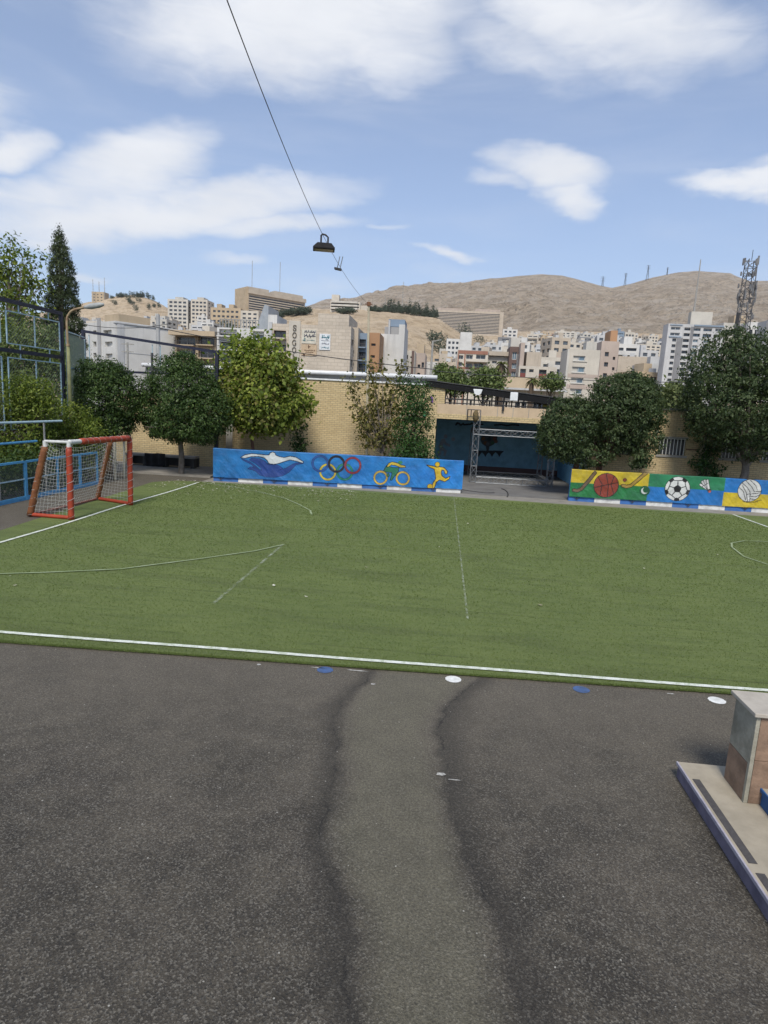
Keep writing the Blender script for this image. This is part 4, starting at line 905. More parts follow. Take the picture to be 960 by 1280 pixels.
# low blue fence
fx = -12.1
bf = empty('blue_fence', (fx, 17, 0), 'low bright blue metal fence with mesh panels behind the goal', 'fence')
ya, yb_ = 9.0, 21.1
for z, s in ((1.13, .06), (.62, .035), (.09, .06)): MB().beam((fx, ya, z), (fx, yb_, z), s, s).build('rail', LBLUE if z != .62 else PBLUE, bf)
MB().box(fx-.02, ya, -.02, fx+.02, yb_, .055).build('kick_plate', LBLUE, bf)
ys_p = [9.5, 11.0, 12.6, 14.1, 15.72, 17.2, 18.75, 20.0, 21.05]
for i, y in enumerate(ys_p): w_ = .10 if i % 2 else .05; MB().box(fx-.03, y-w_/2, 0, fx+.032, y+w_/2, 1.16).build('post', LBLUE, bf)
for y in np.array(ys_p[:-1]): pass
mb = MB(); lattice(mb, (fx-.01, ya, .11), (0, 1, 0), (0, 0, 1), yb_-ya, 1.0, .075, .0035); mb.build('mesh_panel', WIRE, bf)
gr_ = empty('guard_rail', (fx-.15, 16, 0), 'thin pale blue two bar guard rail above the low blue fence', 'railing')
for z in (2.26, 1.68): MB().tube([(fx-.15, 8.5, z), (fx-.15, 19.3 if z > 2 else 18.0, z)], .035, 8).build('rail', LBLUE if z < 2 else PBLUE, gr_)
for y in (10.5, 13.5, 16.35, 18.45): MB().tube([(fx-.19, y, 0), (fx-.19, y, 2.26)], .028, 8).build('post', GREYP, gr_)
# tall navy sports fence along the left side
nf = empty('tall_sports_fence', (-14, 20, 0), 'tall navy court fence with pale blue mesh frames along the left side', 'fence')
A0, A1 = np.array((-13.95, 11.0)), np.array((-13.85, 22.0))
def nfp(y, z): k = (y-A0[1])/(A1[1]-A0[1]); return np.array((A0[0]+(A1[0]-A0[0])*k, y, z))
TZ, MZ = 5.93, 4.40
for z in (TZ, MZ): MB().beam(nfp(11, z), nfp(22.0, z), .10, .12).build('rail', NAVY, nf)
for y in (11.0, 22.0): MB().beam(nfp(y, 0), nfp(y, TZ+.06), .11, .11).build('post', NAVY, nf)
mb_w = MB()
for (zl, zh) in ((4.62, 5.62), (1.9, 4.18)):
    for (ya_, yb2) in ((16.2, 18.85), (19.15, 21.88), (12.8, 15.9)):
        mb = MB(); 
        for a, b in (((ya_, zl), (yb2, zl)), ((ya_, zh), (yb2, zh)), ((ya_, zl), (ya_, zh)), ((yb2, zl), (yb2, zh)), (((ya_+yb2)/2, zl), ((ya_+yb2)/2, zh))): mb.beam(nfp(*a), nfp(*b), .035, .035)
        for y in (ya_+.6, yb2-.6): mb.beam(nfp(y, zh), nfp(y, zh+.25), .03, .03); mb.beam(nfp(y, zl), nfp(y, zl-.2), .03, .03)
        fr_ = mb.build('panel_frame', PBLUE, nf)
        mb = MB(); d = A1-A0; d = d/np.linalg.norm(d); lattice(mb, nfp(ya_, zl), (d[0], d[1], 0), (0, 0, 1), yb2-ya_, zh-zl, .13, .004); mb.build('mesh_panel', WIRE, fr_)
cl = empty('chain_link_panel', (-14.7, 24, 0), 'green chain link panel with thin pale frame beside the lamp post', 'fence')
B0, B1 = np.array((-13.8, 22.2, 0)), np.array((-15.35, 26.0, 0)); ex = (B1-B0); LL = np.linalg.norm(ex); ex /= LL
mb = MB()
for z in (5.35, 4.05, 2.6): mb.beam(B0+up*z, B1+up*(z+.12), .03, .04)
for q in (B0, B1): mb.beam(q+up*.0, q+up*5.4, .04, .04)
mb.build('frame', PBLUE, cl); mb = MB(); lattice(mb, B0+up*1.0, ex, up, LL, 4.35, .085, .005); mb.build('mesh_panel', WIREG, cl)
n2 = empty('court_fence_frame', (-12.3, 26, 0), 'navy steel court fence frame above the low shaded brick wall', 'fence')
C0, C1 = at(104, 414, 26.4), at(271.5, 440, 26.0)
MB().beam(C0, C1, .11, .11).build('rail', NAVY, n2)
MB().beam((C0[0], 26.4, 0), C0+up*.06, .13, .13).build('post', NAVY, n2); MB().beam((C1[0]-.02, 26.0, 0), C1+up*.06, .14, .14).build('post', NAVY, n2)
k = .83; q = C0*(1-k)+C1*k; MB().beam((q[0], q[1], 4.18), q, .09, .09).build('strut', NAVY, n2)
MB().beam((C0[0], 26.4, 4.12), (C1[0], 26.0, 4.16), .09, .09).build('rail', NAVY, n2)
k = .52; q = C0*(1-k)+C1*k; MB().beam((q[0], q[1], 3.2), (q[0], q[1], q[2]-.45), .08, .08).build('strut', M('dark_grey_post', (.07, .07, .075)), n2)
for k in (.02, .50, .56): q = C0*(1-k)+C1*k; MB().beam((q[0]+.12, q[1]+.03, 4.2), (q[0]+.12, q[1]+.03, q[2]-.12), .03, .03).build('thin_strut', PBLUE, n2)
# lamp post
LP = at(87, 486, 22.0); lp = empty('street_lamp', (LP[0], 22, 0), 'olive green street lamp with a curved rusty arm in front of the fence', 'street lamp')
T1, T2 = at(83.5, 402, 22), at(86, 393, 22); T3, T4 = at(92, 387.5, 22), at(107, 384, 22)
m_ol = M('olive_paint', (.23, .24, .11), (.17, .16, .07), 5, .6, streak=.4)
MB().tube([(LP[0]+.02, 22, 0), (LP[0], 22, 3.4), at(85, 432, 22)], [.08, .068, .058], 12).build('pole', m_ol, lp, smooth=True)
MB().tube(smooth_path([at(85, 433, 22), T1, T2, T3, T4], 5), .042, 10).build('arm', RUST, lp, smooth=True)
MB().tube([at(85, 431.5, 22)-up*.04, at(85, 431.5, 22)+up*.04], .07, 12).build('collar', RUST, lp)
a, b = at(105, 384.3, 22), at(130, 380.5, 22); d = b-a
MB().tube([a, a+d*.1, a+d*.35, a+d*.75, a+d*.97, b], [.04, .06, .10, .095, .05, .02], 12).build('lamp_head', M('lamp_head_grey', (.36, .37, .36), (.26, .27, .26), 6, .5), lp, smooth=True)
# benches by the low wall
for i, (pa_, pb_, lab) in enumerate([(160, 203, 'dark concrete bench with black cloth over its end by the low wall'), (205, 246, 'dark concrete bench behind the round tree trunk by the low wall')]):
    a, b = gr(pa_, 592), gr(pb_, 592); yy = 27.1
    xa, xb_ = at(pa_, 592, yy)[0], at(pb_, 592, yy)[0]
    e = empty('bench', ((xa+xb_)/2, yy, .07), lab, 'bench', 'benches by the low brick wall')
    MB().box(xa, yy-.25, .50, xb_, yy+.3, .60).build('seat', CONC, e, bevel=.01)
    MB().box(xa, yy+.1, .11, xb_, yy+.3, .499).build('back_panel', M('dark_bench_back', (.035, .033, .032)), e)
    for x in (xa+.05, (xa+xb_)/2, xb_-.2): MB().box(x, yy-.22, .072, x+.16, yy+.09, .499).build('leg', M('dark_bench_leg', (.05, .048, .045)), e)
xc = at(194, 590, 26.8)[0]
gy, gz_ = np.meshgrid(np.linspace(-.45, .45, 20), np.linspace(.10, .66, 16))
vv = np.stack([xc+gy, 26.80+.05*np.sin(gy*18)+.03*np.sin(gz_*9)-(.66-gz_)*.12, gz_+.02*np.sin(gy*7)], -1).reshape(-1, 3)
cv = np_mesh('cloth', vv, grid_faces(20, 16), M('black_cloth', (.014, .014, .016), None, 5, .85), smooth=True)
sm = cv.modifiers.new('thick', 'SOLIDIFY'); sm.thickness = .03
tag(cv, 'black cloth hanging over the front of the bench', 'cloth')
tag(MB().box(-12.15, 22.3, 0, -12.08, 22.36, 1.55).box(-12.15, 22.98, 0, -12.08, 23.04, 1.55).box(-12.15, 22.3, 1.5, -12.08, 23.04, 1.55).build('frame', M('cream_frame', (.36, .34, .27))), 'thin cream upright frame standing behind the goal net', 'frame')

# ------------------------------------------------------------------ trees and plants
BARK = M('bark', (.13, .095, .065), (.07, .05, .035), 14, .9, .5, 30); BARKR = M('reddish_bark', (.13, .07, .05), (.08, .04, .03), 10, .9, .4, 30); BARKG = M('grey_bark', (.20, .17, .14), (.12, .10, .08), 8, .9, .5, 25)
LF_DARK = M_leaf('leaf_dark', (.024, .046, .014), (.052, .090, .025), (.115, .165, .050), .25, .42)
LF_DARK2 = M_leaf('leaf_dark_grey', (.026, .042, .018), (.054, .082, .032), (.125, .155, .068), .25, .45)
LF_MAPLE = M_leaf('leaf_maple', (.085, .12, .024), (.175, .225, .042), (.34, .38, .075), .4, .5)
LF_MAPLER = M_leaf('leaf_maple_red', (.065, .065, .022), (.14, .135, .038), (.26, .22, .065), .35, .5)
LF_BRIGHT = M_leaf('leaf_bright', (.055, .085, .016), (.13, .175, .03), (.28, .32, .06), .35, .45)
LF_EVER = M_leaf('leaf_evergreen', (.016, .040, .012), (.036, .085, .022), (.085, .15, .035), .2, .38)
LF_CYP = M_leaf('leaf_cypress', (.030, .045, .020), (.062, .085, .036), (.115, .13, .062), .15, .6)
LF_FAR = M_leaf('leaf_far', (.055, .085, .028), (.11, .15, .046), (.19, .23, .08), .2, .6)
LF_OLIVE = M_leaf('leaf_olive', (.06, .08, .03), (.12, .15, .055), (.20, .22, .09), .25, .6)
LF_PALM = M_leaf('leaf_palm', (.05, .06, .02), (.11, .12, .035), (.2, .19, .07), .2, .6)
LF_CON = M_leaf('leaf_conifer', (.045, .062, .045), (.075, .095, .068), (.11, .13, .09), .1, .7)
def leaves(blobs, n, size, clump=.22, per=9, shell=(.45, 1.0), flat=.35, aspect=.5, dens=None, tvar=.25):
    """leaf blades in clumps spread through ellipsoid blobs [(cx,cy,cz,rx,ry,rz)] ; returns verts, faces, tint"""
    B = np.array(blobs, float); vol = (B[:, 3]*B[:, 4]*B[:, 5])**.75; vol /= vol.sum()
    nc = max(1, n//per); bi = rng.choice(len(B), nc, p=vol)
    d = rng.normal(size=(nc, 3)); d /= np.linalg.norm(d, axis=1, keepdims=True)
    rad = shell[0]+(shell[1]-shell[0])*rng.random(nc)**.55
    rad *= 1+.10*np.sin(d[:, 0]*7+bi)+.08*np.sin(d[:, 2]*9+d[:, 1]*5+bi*2)
    cc = B[bi, :3]+d*B[bi, 3:]*rad[:, None]
    ct = np.clip(rng.normal(.45, tvar*.7, nc)+.10*(rad-.7), 0, 1)
    idx = np.repeat(np.arange(nc), per); N = len(idx)
    cl_ = clump*(.6+.8*rng.random(nc))[idx][:, None]
    P = cc[idx]+rng.normal(size=(N, 3))*cl_*np.array((1, 1, .75))
    tint = np.clip(ct[idx]+rng.normal(0, tvar*.7, N), 0, 1)
    nrm = d[idx]*.7+rng.normal(size=(N, 3))*.6; nrm[:, 2] += flat*1.6; nrm /= np.linalg.norm(nrm, axis=1, keepdims=True)
    t_ = np.cross(nrm, rng.normal(size=(N, 3))); t_ /= np.linalg.norm(t_, axis=1, keepdims=True); t_[:, 2] -= .25; b_ = np.cross(nrm, t_)
    L = size*(.65+.7*rng.random(N))[:, None]; Wd = L*aspect
    v = np.stack([P-t_*L*.5, P+b_*Wd*.5+nrm*L*.06, P+t_*L*.5-nrm*L*.10, P-b_*Wd*.5+nrm*L*.06], 1).reshape(-1, 3)
    return v, np.arange(4*N).reshape(-1, 4), np.repeat(tint, 4)
def plant(name, base, label, cat, blobs, n, size, leafmat, trunk=None, bark=None, group=None, limbs=True, extra=None, **kw):
    e = empty(name, base, label, cat, group)
    if trunk:
        pts, r0, r1 = trunk; mb = MB(); k = len(pts)
        sp = smooth_path(pts, 5); mb.tube(sp, list(np.linspace(r0, r1, len(sp))), 10)
        if limbs:
            top = np.array(sp[-1]); 
            for i, b in enumerate(blobs):
                for j in range(3):
                    q = np.array(b[:3])+rng.normal(size=3)*np.array(b[3:])*.35; s0 = np.array(sp[int(len(sp)*(.55+.4*rng.random()))-1])
                    m_ = (s0+q)/2+rng.normal(size=3)*.1; mb.tube(smooth_path([s0, m_, q], 3), list(np.linspace(r1*.75, r1*.15, 7)), 6)
        mb.build('trunk', bark or BARK, e, smooth=True)
    v, f, t_ = leaves(blobs, n, size, **kw)
    if extra:
        for (bl, nn, sz, kk) in extra:
            v2, f2, t2 = leaves(bl, nn, sz, **kk); f = np.concatenate([f, f2+len(v)]); v = np.concatenate([v, v2]); t_ = np.concatenate([t_, t2])
    np_mesh('crown', v, f, leafmat, t_, 'tint', e)
    return e
def pxblob(cx, cy, rx, ry, Y, depth=None):            # ellipsoid with this outline, standing at depth Y
    c = at(cx, cy, Y); s = Y/F*1.05
    return (c[0], Y, c[2], rx*s, (depth if depth else rx*s), ry*s)
# round dark tree with a bare trunk on the left
Yt = 24.95
plant('round_tree', (-10.68, Yt, 0), 'dark green rounded tree with slim trunk beside the blue banner end', 'tree',
      [pxblob(230, 505, 52, 42, Yt), pxblob(228, 475, 38, 32, Yt), pxblob(256, 515, 32, 34, Yt-.2), pxblob(200, 515, 28, 32, Yt-.2), pxblob(232, 530, 46, 24, Yt-.3), pxblob(230, 458, 22, 17, Yt)], 42000, .092, LF_DARK,
      ([(-10.68, Yt, 0), (-10.66, Yt, .8), (-10.72, Yt, 1.6), (-10.7, Yt, 2.6)], .13, .07), BARKG, clump=.085, per=12, shell=(.74, 1.0))
Yt = 24.0; c = at(135, 500, Yt)
plant('round_tree', (c[0], Yt, 0), 'dark green bushy tree behind the goal beside the lamp post', 'tree',
      [pxblob(134, 500, 38, 42, Yt), pxblob(126, 470, 27, 22, Yt), pxblob(152, 495, 22, 34, Yt), pxblob(110, 510, 20, 28, Yt), pxblob(138, 530, 30, 18, Yt)], 30000, .092, LF_DARK,
      ([(c[0], Yt, 0), (c[0]+.05, Yt, 1.2), (c[0], Yt, 2.6)], .12, .07), BARK, clump=.085, per=12, shell=(.74, 1.0))
# maple
Yt = 26.6; c = at(317, 575, Yt)
mp = [pxblob(328, 505, 46, 34, Yt), pxblob(300, 500, 28, 34, Yt), pxblob(362, 508, 22, 26, Yt), pxblob(335, 470, 36, 26, Yt), pxblob(310, 455, 20, 26, Yt), pxblob(302, 436, 12, 18, Yt), pxblob(322, 440, 10, 16, Yt),
      pxblob(350, 465, 14, 20, Yt), pxblob(345, 445, 8, 10, Yt), pxblob(280, 465, 10, 14, Yt), pxblob(292, 478, 18, 18, Yt), pxblob(376, 498, 10, 16, Yt), pxblob(330, 528, 34, 12, Yt), pxblob(290, 440, 6, 9, Yt), pxblob(298, 424, 6, 9, Yt), pxblob(327, 425, 6, 8, Yt), pxblob(340, 432, 5, 9, Yt), pxblob(277, 452, 6, 9, Yt), pxblob(382, 505, 5, 8, Yt)]
plant('maple_tree', (c[0], Yt, 0), 'yellow green broad leaved maple behind the swimmer banner', 'tree', mp, 15000, .155, LF_MAPLE,
      ([(c[0], Yt, 0), (c[0]-.03, Yt, 1.0), (c[0]-.1, Yt, 2.0), (c[0]+.1, Yt, 3.2), (c[0], Yt, 4.2)], .085, .04), BARKR, clump=.24, per=8, shell=(.40, 1.0), aspect=.75, tvar=.34)
e = [o for o in COL.objects if o.name.startswith('maple_tree')][0]
v, f, t_ = leaves([mp[0], mp[3], mp[7], mp[10]], 2600, .15, clump=.2, per=8, shell=(.6, 1.02), aspect=.75); np_mesh('crown', v, f, LF_MAPLER, t_, 'tint', e)
# sparse reddish sapling
Yt = 27.2; c = at(476, 590, Yt)
sp = [pxblob(444, 492, 6, 18, Yt, .2), pxblob(450, 515, 8, 18, Yt, .25), pxblob(458, 530, 9, 18, Yt, .3), pxblob(466, 485, 6, 22, Yt, .2), pxblob(470, 512, 10, 22, Yt, .3), pxblob(488, 495, 8, 28, Yt, .3), pxblob(501, 475, 6, 20, Yt, .2), pxblob(494, 520, 10, 20, Yt, .3), pxblob(478, 545, 16, 20, Yt, .4), pxblob(462, 552, 9, 10, Yt, .3), pxblob(461, 458, 4, 11, Yt, .12), pxblob(477, 461, 3.5, 12, Yt, .12), pxblob(504, 456, 3.5, 9, Yt, .12), pxblob(437, 478, 3, 10, Yt, .1)]
plant('maple_sapling', (c[0], Yt, 0), 'sparse reddish green sapling with upright twigs in front of the brick wall', 'tree', sp, 2700, .13, LF_MAPLER,
      ([(c[0], Yt, 0), (c[0]+.02, Yt, 1.2), (c[0]-.05, Yt, 1.9)], .06, .035), BARKG, clump=.16, per=7, shell=(.15, 1.0), aspect=.7, tvar=.3)
Yt = 26.9; c = at(517, 590, Yt)
plant('evergreen_shrub', (c[0], Yt, 0), 'dense green column of leaves beside the stage opening', 'shrub',
      [pxblob(514, 505, 14, 24, Yt), pxblob(526, 500, 12, 22, Yt), pxblob(510, 540, 17, 26, Yt), pxblob(519, 565, 23, 20, Yt), pxblob(530, 525, 10, 16, Yt), pxblob(508, 484, 9, 14, Yt), pxblob(500, 572, 12, 14, Yt)], 9000, .10, LF_EVER,
      ([(c[0], Yt, 0), (c[0]-.03, Yt, 1.5), (c[0]-.05, Yt, 3)], .06, .03), BARK, clump=.16, per=9, shell=(.4, 1.0))
Yt = 27.6; c = at(375, 590, Yt)
plant('climbing_plant', (c[0], Yt, 0), 'small leafy plant standing against the brick wall above the swimmer banner', 'plant',
      [pxblob(375, 557, 9, 13, Yt), pxblob(372, 545, 6, 8, Yt), pxblob(376, 575, 8, 12, Yt), pxblob(377, 533, 5, 7, Yt)], 900, .12, LF_EVER, ([(c[0], Yt, 0), (c[0], Yt, 1.9)], .02, .01), BARK, clump=.1, per=7, shell=(.2, 1))
# twin lobed dark tree in front of the right building
Yt = 26.5; c = at(748, 590, Yt)
plant('broad_tree', (c[0], Yt, 0), 'wide two lobed dark green tree behind the basketball part of the banner', 'tree',
      [pxblob(780, 512, 44, 36, Yt), pxblob(782, 488, 32, 20, Yt), pxblob(800, 510, 22, 30, Yt), pxblob(768, 535, 34, 30, Yt), pxblob(795, 545, 32, 22, Yt), pxblob(710, 538, 36, 32, Yt-.3), pxblob(698, 545, 26, 26, Yt-.5), pxblob(716, 516, 24, 20, Yt-.3), pxblob(730, 568, 28, 14, Yt-.4), pxblob(792, 478, 16, 11, Yt), pxblob(812, 500, 11, 20, Yt)], 52000, .098, LF_DARK2,
      ([(c[0], Yt, 0), (c[0]+.0, Yt, .9), (c[0]+.05, Yt, 1.5), (c[0]+.3, Yt, 2.4)], .15, .09), BARKR, clump=.085, per=12, shell=(.74, 1.0), flat=.15)
Yt = 25.5; c = at(798, 590, Yt)
plant('small_sapling', (c[0], Yt, 0), 'tiny dark sapling poking up over the banner under the two lobed tree', 'plant',
      [pxblob(800, 573, 11, 9, Yt), pxblob(793, 580, 8, 6, Yt), pxblob(806, 577, 8, 6, Yt)], 420, .14, LF_DARK2, ([(c[0], Yt, 0), (c[0]+.02, Yt, 1.3)], .02, .012), BARK, clump=.1, per=6, shell=(.2, 1))
# large dark tree at the right
Yt = 26.3; c = at(930, 596, Yt)
plant('broad_tree', (c[0], Yt, 0), 'tall large dark green tree with thick grey trunk at the volleyball banner', 'tree',
      [pxblob(925, 505, 62, 42, Yt), pxblob(920, 465, 52, 36, Yt), pxblob(913, 436, 28, 24, Yt), pxblob(950, 455, 40, 34, Yt), pxblob(885, 490, 26, 34, Yt), pxblob(975, 490, 44, 48, Yt), pxblob(895, 530, 30, 26, Yt), pxblob(940, 535, 44, 26, Yt-.3), pxblob(990, 540, 40, 30, Yt), pxblob(918, 422, 12, 12, Yt), pxblob(1005, 470, 40, 46, Yt), pxblob(935, 560, 22, 14, Yt-.4)], 60000, .102, LF_DARK2,
      ([(c[0], Yt, 0), (c[0]-.05, Yt, .8), (c[0]+.02, Yt, 1.4), (c[0]-.05, Yt, 2.2), (c[0], Yt, 3.5)], .19, .10), BARKG, clump=.09, per=12, shell=(.74, 1.0), flat=.15)
Yt = 27.3; c = at(880, 598, Yt)
plant('creeper', (c[0], Yt, 0), 'green creeper climbing the downpipe beside the barred windows', 'plant',
      [pxblob(885, 560, 11, 9, Yt), pxblob(880, 578, 10, 14, Yt), pxblob(890, 587, 13, 10, Yt), pxblob(868, 580, 6, 5, Yt), pxblob(896, 566, 7, 8, Yt)], 1500, .11, LF_EVER, ([(c[0], Yt, 0), (c[0], Yt, 1.8)], .03, .02), BARK, clump=.1, per=8, shell=(.2, 1))
# bushes behind the blue fence
Yt = 19.5; c = at(28, 500, Yt)
plant('leafy_bush', (c[0], Yt, 0), 'bright green leafy bush in front of the navy fence panels', 'bush',
      [pxblob(22, 498, 36, 30, Yt, .8), pxblob(-15, 500, 35, 38, Yt, .8), pxblob(45, 492, 18, 18, Yt, .7), pxblob(20, 545, 44, 42, Yt, .9), pxblob(-20, 560, 40, 50, Yt, .9), pxblob(15, 592, 46, 34, Yt, .8), pxblob(50, 588, 26, 28, Yt, .7), pxblob(60, 510, 14, 10, Yt, .5)], 27000, .095, LF_BRIGHT, ([(c[0], Yt, 0), (c[0], Yt, 2.4)], .09, .05), BARK, clump=.17, per=8, shell=(.5, 1.0))
Yt = 21.3; c = at(92, 560, Yt)
plant('leafy_bush', (c[0], Yt, 0), 'yellow green bush behind the goal net and guard rail', 'bush',
      [pxblob(88, 525, 26, 20, Yt, .7), pxblob(70, 560, 34, 34, Yt, .8), pxblob(102, 565, 22, 32, Yt, .7), pxblob(112, 545, 14, 16, Yt, .6), pxblob(60, 535, 22, 22, Yt, .7)], 11000, .095, LF_BRIGHT, ([(c[0], Yt, 0), (c[0], Yt, 1.8)], .07, .04), BARK, clump=.16, per=8, shell=(.45, 1.0))
Yt = 18.0; hb = []
for y_, h_ in ((12.5, .9), (13.8, 1.0), (15.0, .95), (16.3, 1.05), (17.6, 1.0), (18.9, 1.1), (20.2, 1.05), (21.4, 1.0)): hb += [(-12.95, y_, h_*.55, .55, .85, h_*.6), (-12.85, y_+.5, h_*.9, .5, .7, .45)]
plant('hedge', (-12.95, 17, 0), 'dark green hedge growing close behind the low blue fence', 'hedge', hb, 13000, .10, LF_DARK, clump=.16, per=9, shell=(.3, 1.0))
# tall trees far left
Yt = 42.; c = at(18, 400, Yt)
plant('plane_tree', (c[0], Yt, 0), 'tall airy green tree with sky showing through beside the cypress', 'tree',
      [pxblob(13, 312, 9, 22, Yt), pxblob(31, 322, 7, 16, Yt), pxblob(45, 322, 9, 18, Yt), pxblob(15, 345, 18, 26, Yt), pxblob(40, 350, 14, 18, Yt), pxblob(28, 378, 26, 22, Yt), pxblob(0, 330, 10, 30, Yt), pxblob(52, 358, 7, 8, Yt), pxblob(-15, 360, 26, 40, Yt), pxblob(25, 415, 40, 30, Yt), pxblob(-20, 430, 40, 40, Yt), pxblob(48, 450, 26, 30, Yt), pxblob(0, 470, 40, 30, Yt)], 9000, .27, LF_BRIGHT,
      ([(c[0], Yt, 0), (c[0], Yt, 3), (c[0]-.2, Yt, 7), (c[0]-.3, Yt, 11)], .3, .08), BARKG, clump=.34, per=9, shell=(.15, 1.0), tvar=.3)
Yt = 45.; c = at(80, 420, Yt); cb = []
for yy, rr in ((300, 4.5), (308, 7.5), (320, 10.5), (338, 14), (358, 17), (380, 20), (405, 22), (430, 23), (455, 23)): cb.append(pxblob(74+(yy-298)*.06, yy, rr, 15, Yt))
plant('cypress', (c[0], Yt, 0), 'tall dark pointed cypress on the left rising above the fence', 'tree', cb, 46000, .12, LF_CYP, ([(c[0], Yt, 0), (c[0], Yt, 5), (c[0]-.2, Yt, 9)], .3, .1), BARK, clump=.09, per=10, shell=(.82, .98), flat=.0, aspect=.4)
Yt = 34.; c = at(40, 470, Yt)
plant('leafy_tree', (c[0], Yt, 0), 'dense green tree standing right behind the navy fence mesh', 'tree',
      [pxblob(10, 440, 40, 34, Yt), pxblob(55, 430, 30, 26, Yt), pxblob(85, 455, 26, 34, Yt), pxblob(20, 490, 44, 40, Yt), pxblob(70, 495, 38, 40, Yt), pxblob(-30, 450, 40, 50, Yt)], 14000, .19, LF_FAR, ([(c[0], Yt, 0), (c[0], Yt, 3)], .2, .1), BARK, clump=.26, per=9, shell=(.4, 1.0))
# trees beyond the terrace
for (px, py, rx, ry, Yt, lab, nn) in [(565, 474, 19, 14, 62, 'pale green tree above the left end of the terrace roof', 2600), (606, 474, 25, 15, 60, 'wide green tree beside the palm beyond the terrace roof', 3200), (553, 463, 9, 9, 66, 'small dark green tree below the white tower beyond the roof', 1200), (690, 476, 14, 8, 70, 'low green tree in front of the beige four storey block', 1600), (846, 495, 24, 18, 48, 'pale olive tree between the two big dark trees', 3000)]:
    c = at(px, py, Yt); s = Yt/F
    plant('street_tree', (c[0], Yt, 0), lab, 'tree', [pxblob(px, py, rx*.8, ry*.85, Yt), pxblob(px-rx*.5, py+ry*.2, rx*.55, ry*.7, Yt), pxblob(px+rx*.55, py+ry*.15, rx*.5, ry*.75, Yt), pxblob(px+rx*.1, py-ry*.45, rx*.5, ry*.5, Yt), pxblob(px, py+ry*.8, rx*.9, ry*.6, Yt)], nn, .28, LF_OLIVE if 'olive' in lab else LF_FAR,
          ([(c[0], Yt, 0), (c[0], Yt, c[2]*.5), (c[0], Yt, c[2])], .2, .08), BARK, clump=.3, per=8, shell=(.4, 1.0))
def palm(px, pyt, Yt, h_r, lab):
    c = at(px, pyt, Yt); e = empty('palm_tree', (c[0], Yt, 0), lab, 'palm')
    MB().tube([(c[0], Yt, 0), (c[0]+.05, Yt, c[2]*.5), (c[0], Yt, c[2])], [.5*h_r, .75*h_r, .55*h_r], 10).build('trunk', BARK, e)
    vs, ts = [], []
    for i in range(34):
        a = rng.random()*6.283; lift = rng.uniform(-.5, 1.1); L = 1.9*h_r*(.8+.4*rng.random()); prev = None
        for s in np.linspace(0, 1, 9):
            q = np.array((c[0], Yt, c[2]))+np.array((math.cos(a)*L*s*math.cos(lift*.8), math.sin(a)*L*s*math.cos(lift*.8), L*(s*math.sin(lift)-.75*s*s)))
            if prev is not None:
                d = q-prev; side = np.cross(d, (0, 0, 1.)); side /= np.linalg.norm(side)+1e-9; w_ = .26*h_r*math.sin(math.pi*min(1, s+.05))**.6
                for sg in (-1, 1):
                    vs += [prev, q, q+side*sg*w_-up*.12*h_r, prev+side*sg*w_*.8-up*.12*h_r]; ts += [np.clip(.5+rng.normal(0, .25), 0, 1)]*4
            prev = q
    np_mesh('fronds', np.array(vs), np.arange(len(vs)).reshape(-1, 4), LF_PALM, np.array(ts), 'tint', e)
    return e
palm(626.5, 455, 60, .5, 'shaggy palm tree beside the white balcony house beyond the terrace')
palm(665, 475, 72, .45, 'short palm in front of the beige house with red shutters')
# ------------------------------------------------------------------ the town behind the school
HZ = lambda px: 510.4+.0524*(px-555)
def wallmat(n, c, c2=None): return M('render_'+n, c, c2 or tuple(q*.80 for q in c), .35, .85, streak=.45)
WC = dict(white=wallmat('white', (.60, .585, .55)), offwhite=wallmat('offwhite', (.54, .51, .45)), cream=wallmat('cream', (.56, .51, .43)), beige=wallmat('beige', (.48, .41, .325)), ochre=wallmat('ochre', (.47, .37, .25)),
          grey=wallmat('grey', (.36, .355, .35)), lgrey=wallmat('pale_grey', (.50, .50, .495)), dgrey=wallmat('dark_grey', (.22, .22, .225)), pink=wallmat('pinkish', (.46, .375, .315)), brick=wallmat('brick_red', (.30, .145, .10)), brown=wallmat('brown', (.15, .10, .085)), bluegrey=wallmat('blue_grey', (.22, .28, .35)), orange=wallmat('orange_brown', (.42, .24, .13)))
STONEB = M_brick('stone_block', (.54, .465, .375), (.475, .405, .32), (.42, .36, .285), .62, .30)
ROOFM = M('flat_roof', (.40, .38, .35), (.28, .265, .25), .6, .9)
GLS = [M('window_glass_dark', (.030, .036, .045), (.06, .07, .085), .9, .15, spec=.7), M('window_glass_mid', (.09, .105, .12), (.035, .04, .05), .7, .18, spec=.7), M('window_glass_blue', (.13, .20, .25), (.06, .09, .12), .6, .15, spec=.7)]
WFR = M('window_frame_white', (.58, .58, .57)); DFR = M('window_frame_dark', (.05, .05, .055)); RAIL = M('balcony_rail_dark', (.07, .065, .065)); REDW = M('red_shutter', (.22, .06, .05), (.16, .05, .04), 1, .7)
